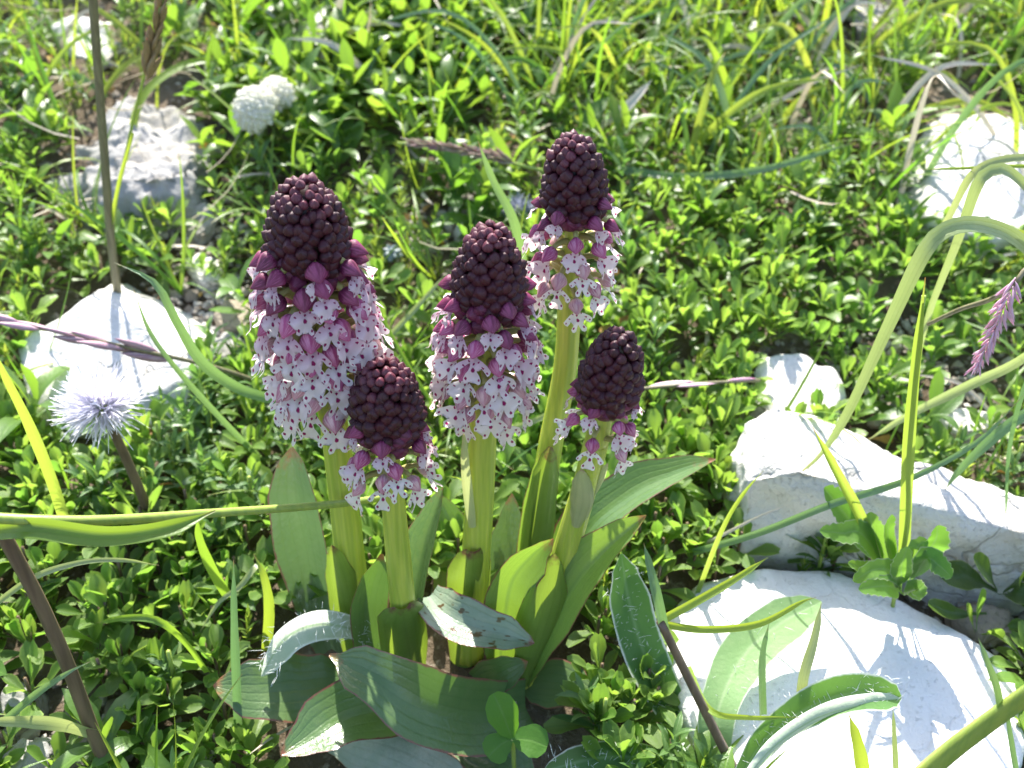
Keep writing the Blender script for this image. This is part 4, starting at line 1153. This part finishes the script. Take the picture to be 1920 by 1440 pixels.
SH = [ # label, pts, width px, material
 ('upright narrow blue-green blade standing before the dark low orchid leaf', [(448, 1372, -.014), (444, 1270, -.017), (440, 1160, -.018), (438, 1050, -.016)], 20, 'grass_blue'),
 ('wide yellow-lit green blade leaning at the edge beside the pompom flower', [(135, 1010, .020), (100, 900, .016), (60, 800, .012), (20, 720, .008), (-20, 640, .004)], 30, 'grass_yellow'),
 ('long curved green blade reaching from the tallest-spiked orchid towards the wedge rock', [(520, 752, .080), (450, 730, .060), (380, 680, .046), (330, 600, .040), (290, 530, .040), (215, 492, .044)], 24, 'grass_blue'),
 ('slim dark blade slanting past the wedge rock', [(500, 870, .072), (420, 790, .058), (330, 690, .050), (280, 620, .050), (250, 540, .050)], 13, 'grass_blue'),
 ('dark pointed blade standing between the middle and the tall back orchid', [(985, 520, .110), (965, 420, .096), (925, 340, .092), (896, 264, .088)], 20, 'grass_blue'),
 ('pale blade arching low over the leaf mat before the level grass stem', [(-30, 1150, -.004), (60, 1085, -.010), (150, 1055, -.012), (230, 1050, -.010), (298, 1060, -.004)], 13, 'grass_pale'),
 ('thin green blade curling down over shaded rosettes', [(390, 1260, -.006), (350, 1205, -.010), (300, 1165, -.012), (240, 1158, -.008), (180, 1168, .000)], 16, 'grass'),
 ('straight blue-green blade crossing the brown leaning stem', [(10, 1350, -.030), (70, 1300, -.036), (130, 1260, -.038), (170, 1240, -.036)], 16, 'grass_blue'),
 ('bright arched blade with a hooked tip beside the hairy arched leaf', [(500, 1140, .018), (488, 1060, .014), (450, 1100, .010), (410, 1130, .008), (375, 1185, .006)], 12, 'grass_pale'),
 ('broad upright green blade before the grey orchid leaf', [(500, 1220, .004), (505, 1140, .002), (495, 1080, .002), (475, 1038, .004)], 22, 'grass'),
 ('yellow-green blade hanging beside the level grass stem', [(430, 1120, .016), (400, 1070, .010), (375, 1010, .006), (370, 965, .004)], 22, 'grass'),
 ('bluish blade rising slantwise across the pitted block', [(1300, 1035, .026), (1420, 1000, .018), (1560, 945, .012), (1700, 900, .014), (1830, 830, .016), (1920, 740, .018)], 15, 'grass_blue'),
 ('narrow blade standing on the pitted block end', [(1300, 1130, .020), (1350, 1000, .016), (1390, 930, .016), (1432, 882, .016)], 12, 'grass'),
 ('dark green drooping blade with a withered tip over the gravel', [(1990, 740, .040), (1900, 790, .036), (1840, 840, .034), (1795, 885, .034), (1770, 922, .034)], 22, 'grass_blue'),
 ('slim hanging blade over the far end of the pitted block', [(1960, 640, .030), (1915, 740, .026), (1890, 850, .026), (1885, 980, .028)], 12, 'grass_blue'),
 ('upright short blade crossed by the pale hairy leaf', [(1430, 1340, -.028), (1428, 1270, -.026), (1430, 1220, -.024), (1442, 1168, -.022)], 16, 'grass_blue'),
 ('pale sunlit blade standing at the middle of the flat slab', [(1498, 1340, -.030), (1505, 1270, -.028), (1525, 1200, -.024), (1540, 1130, -.020)], 22, 'grass_pale'),
 ('short broad blade poking up at the front edge of the slab', [(1625, 1500, -.050), (1608, 1400, -.048), (1592, 1340, -.046)], 30, 'grass'),
 ('thin pale spike standing alone before the slab', [(1682, 1500, -.050), (1677, 1400, -.048), (1674, 1325, -.046)], 12, 'grass_pale'),
 ('thin dark blade at the outer edge of the slab', [(1910, 1480, -.046), (1893, 1380, -.044), (1883, 1300, -.042)], 14, 'grass_blue'),
 ('bent yellow blade lying at the foot of the slab', [(1290, 1250, -.010), (1330, 1330, -.028), (1400, 1345, -.034), (1500, 1345, -.036)], 13, 'grass'),
 ('curved straw-white blade arching over soil behind the long block', [(1950, 780, .080), (1880, 790, .080), (1800, 720, .084), (1700, 700, .092)], 9, 'straw'),
 ('straight pale green blade slanting up behind the tall back orchid', [(1160, 318, .200), (1280, 332, .190), (1430, 318, .186), (1600, 268, .188)], 16, 'grass_blue'),
 ('long white dry stem across the far grassy corner', [(1560, -20, .330), (1640, 40, .300), (1700, 95, .280), (1768, 150, .262)], 10, 'straw'),
 ('white papery sheath with a dark tip beside the tall back orchid spike', [(1090, 260, .222), (1120, 235, .222), (1170, 205, .224), (1222, 150, .232)], 22, 'straw'),
 ('wavy bleached straw lying in the grass tangle', [(1240, 130, .274), (1310, 180, .262), (1390, 210, .254), (1490, 230, .250), (1600, 262, .238)], 10, 'straw'),
 ('bleached straw arch above the round-leaved clump', [(1500, 155, .268), (1570, 145, .268), (1640, 165, .262), (1690, 220, .244)], 9, 'straw'),
 ('broad green blade arching over beside the white clover heads', [(242, 300, .222), (265, 190, .232), (330, 130, .246), (400, 115, .256), (470, 145, .262)], 18, 'grass'),
 ('long wide pale-green blade arching towards the shadow-striped rock', [(1640, 240, .240), (1740, 205, .236), (1830, 190, .234), (1900, 230, .226)], 16, 'grass'),
 ('dark straw line from the stones up to the arching grass', [(1280, 1035, .034), (1340, 1010, .028), (1420, 970, .026), (1480, 945, .028)], 7, 'straw'),
 ('pale stalk crossing behind the middle and long-skirted orchids', [(700, 660, .110), (760, 600, .108), (840, 510, .112)], 12, 'grass_pale'),
 ('green grass stem crossing behind the middle orchid stem', [(800, 860, .072), (870, 835, .066), (1000, 790, .064), (1080, 745, .068)], 15, 'grass_pale'),
 ('stout yellow-green stem slanting in the far corner by the small jagged rock', [(420, 95, .290), (480, 60, .296), (560, 10, .310), (600, -20, .318)], 10, 'grass_yellow'),
 ('orange withered blade near the tilted clover head', [(365, 292, .222), (395, 268, .226), (425, 245, .232)], 16, 'orange_blade'),
 ('orange withered blade lying beside the grey seed head', [(840, 470, .166), (810, 435, .168), (770, 395, .174)], 9, 'orange_blade'),
 ('yellow dying blade below the combed seed head', [(690, 440, .176), (650, 390, .178), (615, 350, .184)], 9, 'grass_yellow'),
 ('orange-brown withered blade in the cushion leaves by the bristly leaf', [(1215, 1075, .030), (1235, 1040, .030), (1262, 1000, .034)], 9, 'orange_blade'),
]
for lb, pts, w, mt in SH:
    blade(lb, pts, w, mt, ground_base=False)

# the tangle of grass behind: each of the clearer blades on its own
r = random.Random(5)
for i in range(190):
    px = r.uniform(960, 1960) if i < 140 else r.uniform(0, 960); py = r.uniform(40, 400) if i % 3 else r.uniform(-20, 200)
    if px < 1150 and py > 250: continue
    b = G(px, py)
    L = r.uniform(.030, .085) * (1 if px > 960 else .6)
    a = r.uniform(0, 6.28)
    lean = r.uniform(.2, 1.1)
    d = Vector((math.cos(a) * lean, math.sin(a) * lean * .6, 1)).normalized()
    d2 = Vector((math.cos(a + r.uniform(-.5, .5)), math.sin(a) * .6, r.uniform(-.6, .5)))
    sp = [b, b + d * L * .4, b + d * L * .72 + d2 * L * .12, b + d * L * .85 + d2 * L * .45]
    q = r.random()
    mt = 'grass' if q < .42 else 'grass_yellow' if q < .60 else 'straw' if q < .82 else 'grass_blue'
    kn = dict(grass='green', grass_yellow='yellow-green', straw='bleached straw', grass_blue='bluish')[mt]
    wh = 'around the white clover heads' if px < 960 else 'beyond the tall back orchid' if px < 1400 else 'near the shadow-striped rock' if py > 150 else 'in the far stony corner'
    me, bb = leaf_sheet('wild_grass', sp, r.uniform(.0014, .0034), M[mt], 'blade2', fold=.35, face=Vector((r.uniform(-.4, .4), -.7, .6)), nseg=12, ncr=2, rnd=r.random())
    o = add('wild_grass', me, None, bb)
    o['kind'] = 'thing'
    tag(o, 'thin curved %s grass blade in the tangle %s' % (kn, wh), 'grass', '%s blades %s' % (kn, wh))

# ------------------------------------------------------------------ ground cover
def leaf_tpl(length, width, prof, nseg, ncr, fold, bend, notch=0.0):
    """flat numpy leaf along +X, upper side +Z"""
    tab = PROF[prof]
    v = []; uv = []; f = []
    for i in range(nseg + 1):
        t = i / nseg
        w = width * .5 * max(interp(tab, t), .03)
        x = length * (math.sin(bend * t) / bend if abs(bend) > 1e-3 else t)
        z = length * ((1 - math.cos(bend * t)) / bend if abs(bend) > 1e-3 else 0)
        for j in range(ncr + 1):
            u = -1 + 2 * j / ncr
            nx_ = -notch * length * (1 - abs(u)) if i == nseg else 0
            v.append((x + nx_, w * u * math.cos(fold), z + w * abs(u) ** 1.4 * math.sin(fold))); uv.append(((u + 1) / 2, t))
    m = ncr + 1
    for i in range(nseg):
        for j in range(ncr):
            a = i * m + j
            f.append((a, a + 1, a + m + 1, a + m))
    return np.array(v), np.array(uv), np.array(f)

def rot(az, el, roll=0.0):
    ca, sa, ce, se = math.cos(az), math.sin(az), math.cos(el), math.sin(el)
    cr, sr = math.cos(roll), math.sin(roll)
    Rz = np.array([[ca, -sa, 0], [sa, ca, 0], [0, 0, 1]])
    Ry = np.array([[ce, 0, -se], [0, 1, 0], [se, 0, ce]])
    Rx = np.array([[1, 0, 0], [0, cr, -sr], [0, sr, cr]])
    return Rz @ Ry @ Rx

TPL = {
    'rosette': [leaf_tpl(1, .40, 'spat', 7, 4, .45, b, n) for b, n in ((-.5, .06), (-.9, .03), (-.2, .08), (.25, .05))],
    'rosette_far': [leaf_tpl(1, .42, 'spat', 5, 2, .4, b, n) for b, n in ((-.5, .06), (-.9, .03), (.2, .05))],
    'needle': [leaf_tpl(1, .20, 'lance', 3, 2, .3, b) for b in (-.4, .3)],
    'lance': [leaf_tpl(1, .34, 'lance', 7, 2, .35, b) for b in (-.9, -.4, -1.3, .2)],
    'shoot': [leaf_tpl(1, .26, 'lance', 6, 2, .45, b) for b in (-.7, -.2, -1.1)],
    'grass': [leaf_tpl(1, .030, 'blade2', 8, 2, .4, b) for b in (-.6, -1.2, -1.8, .3, -2.3)],
}

def plant_leaves(kind, r):
    """[(azimuth, elevation, roll, scale, template index, height of attachment)] for one plant"""
    out = []
    n0 = r.uniform(0, 6.28)
    if kind == 'rosette':
        n = r.randint(8, 12)
        for i in range(n):
            f = i / n
            out.append((n0 + i * 2.39996 + r.uniform(-.2, .2), R(86 - 66 * f ** .8 + r.uniform(-10, 10)), r.uniform(-.4, .4), (.0090 + .0046 * f) * r.uniform(.75, 1.2), r.randrange(4), .006 * (1 - f)))
    elif kind == 'needle':
        n = 26
        for i in range(n):
            f = i / n
            out.append((n0 + i * 2.39996, R(20 + 60 * f + r.uniform(-15, 15)), 0, .0052 * r.uniform(.7, 1.3) * (1.1 - .4 * f), r.randrange(2), .011 * f))
    elif kind == 'lance':
        n = r.randint(6, 9)
        for i in range(n):
            f = i / n
            out.append((n0 + i * 2.39996 + r.uniform(-.3, .3), R(20 + 50 * f + r.uniform(-14, 14)), r.uniform(-.4, .4), .0175 * r.uniform(.7, 1.25) * (1.1 - .35 * f), r.randrange(4), .013 * f))
    elif kind == 'shoot':
        n = 16
        for i in range(n):
            f = i / n
            out.append((n0 + i * 2.39996, R(25 + 50 * f + r.uniform(-12, 12)), r.uniform(-.3, .3), .0098 * r.uniform(.75, 1.2) * (1.15 - .5 * f), r.randrange(3), .016 * f))
    else:
        n = r.randint(4, 7)
        for i in range(n):
            out.append((n0 + r.uniform(0, 6.28), R(r.uniform(48, 86)), r.uniform(-.5, .5), r.uniform(.022, .055), r.randrange(5), 0))
    return out

# what grows where, in photo rows and columns: (x, y, rx, ry, {kind: weight})
ZONES = [
    (1450, 560, 420, 260, dict(rosette=5)), (1300, 900, 260, 260, dict(rosette=5)), (220, 1150, 420, 330, dict(rosette=5, lance=.2)), (420, 880, 190, 130, dict(shoot=4, rosette=1)),
    (80, 880, 160, 100, dict(rosette=3, shoot=1)), (230, 80, 330, 160, dict(needle=5, grass=.5)), (640, 400, 230, 150, dict(needle=3, rosette=2)), (720, 130, 330, 170, dict(lance=6, grass=.4)),
    (1250, 120, 330, 190, dict(grass=5, needle=1, lance=1)), (1650, 180, 360, 190, dict(grass=4, rosette=1.5, needle=1, lance=1)), (60, 480, 180, 120, dict(rosette=2, grass=1, needle=1)),
    (900, 350, 260, 120, dict(lance=1.5, needle=2, rosette=1)), (1750, 540, 260, 160, dict(rosette=4, lance=1)), (60, 1300, 160, 160, dict(needle=1.5, rosette=1.5)), (430, 1400, 200, 100, dict(rosette=2, lance=2)),
    (1120, 1350, 160, 140, dict(rosette=3)), (780, 1000, 300, 160, dict(rosette=2, grass=.5)), (1800, 80, 200, 120, dict(rosette=2, grass=2)),
]
BARE = [(390, 480, 80, 90, .7), (430, 610, 90, 60, .85), (1850, 770, 180, 80, .75), (1860, 1150, 110, 60, .9), (1660, 40, 110, 50, .85), (575, 70, 60, 50, .7), (90, 1390, 140, 60, .65), (300, 430, 130, 40, .5), (840, 1250, 150, 60, .8),
        (1560, 690, 130, 40, .5), (860, 430, 60, 50, .5), (1480, 250, 90, 60, .4), (240, 330, 160, 120, .2), (1720, 650, 120, 50, .5)]
def kind_at(px, py, r):
    w = dict(rosette=.35, needle=.45, lance=.10, shoot=.15, grass=.34)
    for cx, cyy, rx, ry, d in ZONES:
        g = math.exp(-((px - cx) / rx) ** 2 * 1.3 - ((py - cyy) / ry) ** 2 * 1.3)
        for kk, vv in d.items(): w[kk] += vv * g
    q = r.uniform(0, sum(w.values()))
    for kk, vv in w.items():
        q -= vv
        if q <= 0: return kk
    return 'rosette'
def bare_at(px, py):
    b = 0
    for cx, cyy, rx, ry, s in BARE:
        b = max(b, s * math.exp(-((px - cx) / rx) ** 2 - ((py - cyy) / ry) ** 2))
    return b

r = random.Random(21)
plants = []                                    # (kind, position, px, py, depth)
CLUMP = Vector((-.008, .008, 0))
step = .0078
for iy in range(int(.80 / step)):
    for ix in range(int(.92 / step)):
        x = -.46 + (ix + r.uniform(0, 1)) * step
        y = -.14 + (iy + r.uniform(0, 1)) * step
        p = Vector((x, y, float(gz(x, y))))
        if (p - CAM).dot(FWD) < .14: continue
        px, py, z = proj(p)
        inframe = -80 < px < 2000 and -120 < py < 1560
        if not inframe and r.random() < .45: continue
        if any(inside(h, x, y, -.001) for h in ROCKS): continue
        if r.random() < bare_at(px, py): continue
        e = math.hypot((x - CLUMP.x) / .030, (y - CLUMP.y) / .018)
        if e < 1.0: continue
        if 440 < px < 1090 and 1170 < py < 1600 and r.random() < (.92 if px > 500 else .6): continue
        if 1230 < px < 1900 and 1130 < py < 1440: continue
        kind = kind_at(px, py, r)
        if kind in ('lance', 'grass') and -.035 < x < .05 and -.06 < y < .0: kind = 'rosette'
        if kind == 'grass' and y < .04 and inframe: kind = 'rosette'
        if kind == 'grass' and r.random() < .35: kind = 'needle' if r.random() < .5 else 'rosette'
        if kind == 'lance' and r.random() < .35: continue
        if kind == 'needle' and r.random() < .2: continue
        plants.append((kind, p, px, py, z, inframe))
LIFT = {'rosette': .004, 'needle': .001, 'lance': .003, 'shoot': .002, 'grass': 0}
# the rosettes that show largest stand as plants of their own with a leaf object each
ros = sorted([i for i, q in enumerate(plants) if q[0] == 'rosette' and q[5] and 0 < q[2] < 1920 and 0 < q[3] < 1450], key=lambda i: plants[i][4])
single = set(ros[:130])
sho = sorted([i for i, q in enumerate(plants) if q[0] in ('shoot',) and q[5] and 0 < q[2] < 1920 and 0 < q[3] < 1440], key=lambda i: plants[i][4])
single_s = set(sho[:22])
def tpl_mesh(name, tp, mat):
    v, uv, f = tp
    return mk(name, v, [tuple(int(a) for a in q) for q in f], mat, uv)
LEAFM = {'rosette': [tpl_mesh('leaf', t, M['rosette']) for t in TPL['rosette']], 'shoot': [tpl_mesh('leaf', t, M['shoot']) for t in TPL['shoot']]}
STEMM = {'rosette': tube('stem', [Vector((0, 0, -.004)), Vector((0, 0, .003)), Vector((.0002, 0, .0095))], .0005, M['brown_stem'], 4, 5)[0],
         'shoot': tube('stem', [Vector((0, 0, -.003)), Vector((0, 0, .008)), Vector((.0003, 0, .018))], .0006, M['green_stem'], 5, 5)[0]}
MARKS = [(300, 1240, 'between the brown leaning stem and the arched hairy leaf'), (90, 1100, 'under the level grass stem'), (120, 1380, 'at the foot of the brown leaning stem'), (430, 1400, 'below the dark low orchid leaf'),
         (300, 950, 'around the stem of the pompom flower'), (480, 1000, 'beside the upright grey orchid leaf'), (760, 1400, 'before the front leaves of the orchid clump'), (1120, 1330, 'at the foot of the bristly hairy leaf'),
         (1230, 1080, 'between the big orchid leaf and the flat slab'), (1300, 950, 'between the orchid leaves and the pitted block'), (1250, 800, 'behind the leaning orchid'), (850, 1000, 'behind the orchid stems'),
         (1500, 1440, 'along the front edge of the flat slab'), (1750, 1440, 'under the thick blue-green stalk'), (1850, 1130, 'in the hollow between the two big white rocks')]
def landmark(px, py):
    return min(MARKS, key=lambda q: (q[0] - px) ** 2 + (q[1] - py) ** 2)[2]
acc = {}
for i, (kind, p, px, py, z, inf) in enumerate(plants):
    rr = random.Random(1000 + i)
    lv = plant_leaves(kind, rr)
    tilt = np.array(rot(rr.uniform(0, 6.28), 0)) @ rot(0, rr.uniform(-.25, .25), rr.uniform(-.25, .25))
    s0 = rr.uniform(.8, 1.25)
    lift = LIFT[kind] + rr.uniform(-.001, .003)
    base = np.array((p.x, p.y, p.z + lift))
    if i in single or i in single_s:
        if kind == 'rosette':
            lm = landmark(px, py)
            root = thing('leaf_rosette', 'small rosette of glossy spoon-shaped leaves ' + lm, 'plant', Vector(base), 'leaf rosettes ' + lm)
        else:
            root = thing('leafy_shoot', 'short upright shoot with narrow pointed leaves below the wedge-shaped rock', 'plant', Vector(base), 'leafy shoots by the wedge rock')
        for az, el, ro, sc, ti, h in lv:
            m3 = tilt @ rot(az, el, ro) * (sc * s0)
            mw = Matrix(np.vstack([np.hstack([m3, (base + tilt @ np.array((0, 0, h * s0)))[:, None]]), [0, 0, 0, 1]]).tolist())
            add('leaf', LEAFM[kind][ti % len(LEAFM[kind])], root, mw=mw)
        add('stem', STEMM[kind], root, loc=Vector(base) - Vector((0, 0, .003)))
        continue
    far = z > .36
    tone = .5 + .35 * math.sin(p.x * 41 + 1.3 * math.sin(p.y * 33)) * math.cos(p.y * 37 + p.x * 11) + rr.uniform(-.25, .25)
    if kind == 'rosette': s0 *= 1.0 - .28 * min(1, max(0, (z - .30) / .15))
    key = 'rosette_far' if kind == 'rosette' and far else kind
    dst = acc.setdefault(kind, [[], [], [], [], 0])
    for az, el, ro, sc, ti, h in lv:
        v, uv, f = TPL[key][ti % len(TPL[key])]
        w = v * (sc * s0) @ (tilt @ rot(az, el, ro)).T + base + tilt @ np.array((0, 0, h * s0))
        dst[0].append(w); dst[1].append(uv); dst[2].append(f + dst[4]); dst[3].append(np.full(len(v), min(.98, max(.02, tone + rr.gauss(0, .16))))); dst[4] += len(v)

def fast_mesh(name, V, UV, F, RN, mat):
    me = bpy.data.meshes.new(name)
    k = F.shape[1]
    me.vertices.add(len(V)); me.vertices.foreach_set("co", V.astype(np.float32).ravel())
    me.loops.add(F.size); me.loops.foreach_set("vertex_index", F.astype(np.int32).ravel())
    me.polygons.add(len(F)); me.polygons.foreach_set("loop_start", np.arange(0, F.size, k, dtype=np.int32))
    me.polygons.foreach_set("use_smooth", np.ones(len(F), bool))
    ul = me.uv_layers.new(name="UVMap")
    ul.data.foreach_set("uv", UV[F.ravel()].astype(np.float32).ravel())
    a = me.attributes.new("rnd", 'FLOAT', 'POINT'); a.data.foreach_set("value", RN.astype(np.float32))
    me.materials.append(mat)
    me.update(); me.validate()
    return me
STUFF = {'rosette': ('rosette_mat', 'dense green mat of countless small spoon-shaped leaves', 'ground cover'), 'needle': ('needle_leaf_cover', 'fine needle-leaved green cushions covering the soil', 'ground cover'),
         'lance': ('pointed_leaf_cover', 'patch of pointed green leaves around the white clover heads', 'ground cover'), 'shoot': ('shoot_cover', 'narrow-leaved shoots scattered through the mat', 'ground cover'),
         'grass': ('fine_grass', 'fine thin grass growing through the far mat', 'grass')}
for kk, d in acc.items():
    V = np.concatenate(d[0]); UVc = np.concatenate(d[1]); F = np.concatenate(d[2]); RN = np.concatenate(d[3])
    nm, lb, ct = STUFF[kk]
    o = tag(add(nm, fast_mesh(nm, V, UVc, F, RN, M[kk])), lb, ct)
    o['kind'] = 'stuff'

# gravel and straw litter in the gaps
def litter():
    r = random.Random(77)
    ico = bmesh.new(); bmesh.ops.create_icosphere(ico, subdivisions=1, radius=1)
    iv = np.array([v.co[:] for v in ico.verts]); ico.verts.index_update()
    fi = np.array([[v.index for v in f.verts] for f in ico.faces]); ico.free()
    V, F, RN, n = [], [], [], 0
    for _ in range(5200):
        if r.random() < .55:
            cx, cyy, rx, ry, s = r.choice([q for q in BARE if q[:2] != (840, 1250)])
            px, py = r.gauss(cx, rx * .8), r.gauss(cyy, ry * .8)
            p = G(px, py)
        else:
            x, y = r.uniform(-.4, .4), r.uniform(-.1, .55)
            if abs(x) < .06 and abs(y) < .05: continue
            p = Vector((x, y, float(gz(x, y))))
        s = r.choice((.0005, .0007, .0009, .0012, .0018)) * r.uniform(.7, 1.5)
        v = iv * (1 + .35 * nrg.standard_normal((len(iv), 1))) * s * np.array((1, r.uniform(.7, 1.2), r.uniform(.5, .9)))
        V.append(v + np.array(p) + np.array((0, 0, s * .3))); F.append(fi + n); RN.append(np.full(len(v), r.random())); n += len(v)
    V = np.concatenate(V)
    me = fast_mesh('gravel', V, np.zeros((len(V), 2)), np.concatenate(F), np.concatenate(RN), M['gravel'])
    me.polygons.foreach_set("use_smooth", np.zeros(len(me.polygons), bool))
    o = tag(add('gravel', me), 'pale limestone grit scattered over the bare soil', 'gravel'); o['kind'] = 'stuff'
    tp = leaf_tpl(1, .06, 'blade2', 4, 2, .3, -.5)
    V, U, F, RN, n = [], [], [], [], 0
    for _ in range(900):
        x, y = r.uniform(-.42, .42), r.uniform(-.1, .6)
        if any(inside(h, x, y, .004) for h in ROCKS): continue
        z = float(gz(x, y)) + r.uniform(.001, .008)
        v = tp[0] * r.uniform(.010, .032) @ rot(r.uniform(0, 6.28), r.uniform(-.15, .5), r.uniform(-1, 1)).T + np.array((x, y, z))
        V.append(v); U.append(tp[1]); F.append(tp[2] + n); RN.append(np.full(len(v), r.random())); n += len(v)
    tp2 = leaf_tpl(1, .42, 'spat', 5, 2, .5, -1.1)
    tp3 = [leaf_tpl(1, .06, 'blade2', 4, 2, .3, b) for b in (-.9, -1.7, .8)]
    V2, U2, F2, R2, n2 = [], [], [], [], 0
    for _ in range(650):
        x, y = r.uniform(-.42, .42), r.uniform(-.1, .6)
        if abs(x) < .05 and abs(y) < .04 or any(inside(h, x, y, .004) for h in ROCKS): continue
        z = float(gz(x, y)) + r.uniform(.002, .012)
        v = tp2[0] * r.uniform(.006, .012) @ rot(r.uniform(0, 6.28), r.uniform(-.3, .9), r.uniform(-1, 1)).T + np.array((x, y, z))
        V2.append(v); U2.append(tp2[1]); F2.append(tp2[2] + n2); R2.append(np.full(len(v), r.random())); n2 += len(v)
    o = tag(add('withered_leaves', fast_mesh('withered_leaves', np.concatenate(V2), np.concatenate(U2), np.concatenate(F2), np.concatenate(R2), M['withered'])), 'small withered brown and orange leaves caught in the plant mat', 'dead leaves')
    o['kind'] = 'stuff'
    for _ in range(230):                       # longer bleached stalks in the far grass
        x, y = r.uniform(-.42, .42), r.uniform(.12, .6)
        z = float(gz(x, y)) + r.uniform(.004, .022)
        v = tp3[r.randrange(3)][0] * np.array((1, .45, 1)) * r.uniform(.025, .065) @ rot(r.uniform(0, 6.28), r.uniform(-.1, .45), r.uniform(-1, 1)).T + np.array((x, y, z))
        V.append(v); U.append(tp[1]); F.append(tp[2] + n); RN.append(np.full(len(v), r.random())); n += len(v)
    o = tag(add('straw_litter', fast_mesh('straw_litter', np.concatenate(V), np.concatenate(U), np.concatenate(F), np.concatenate(RN), M['straw'])), 'bits of dry straw lying through the plant mat', 'straw')
    o['kind'] = 'stuff'
litter()
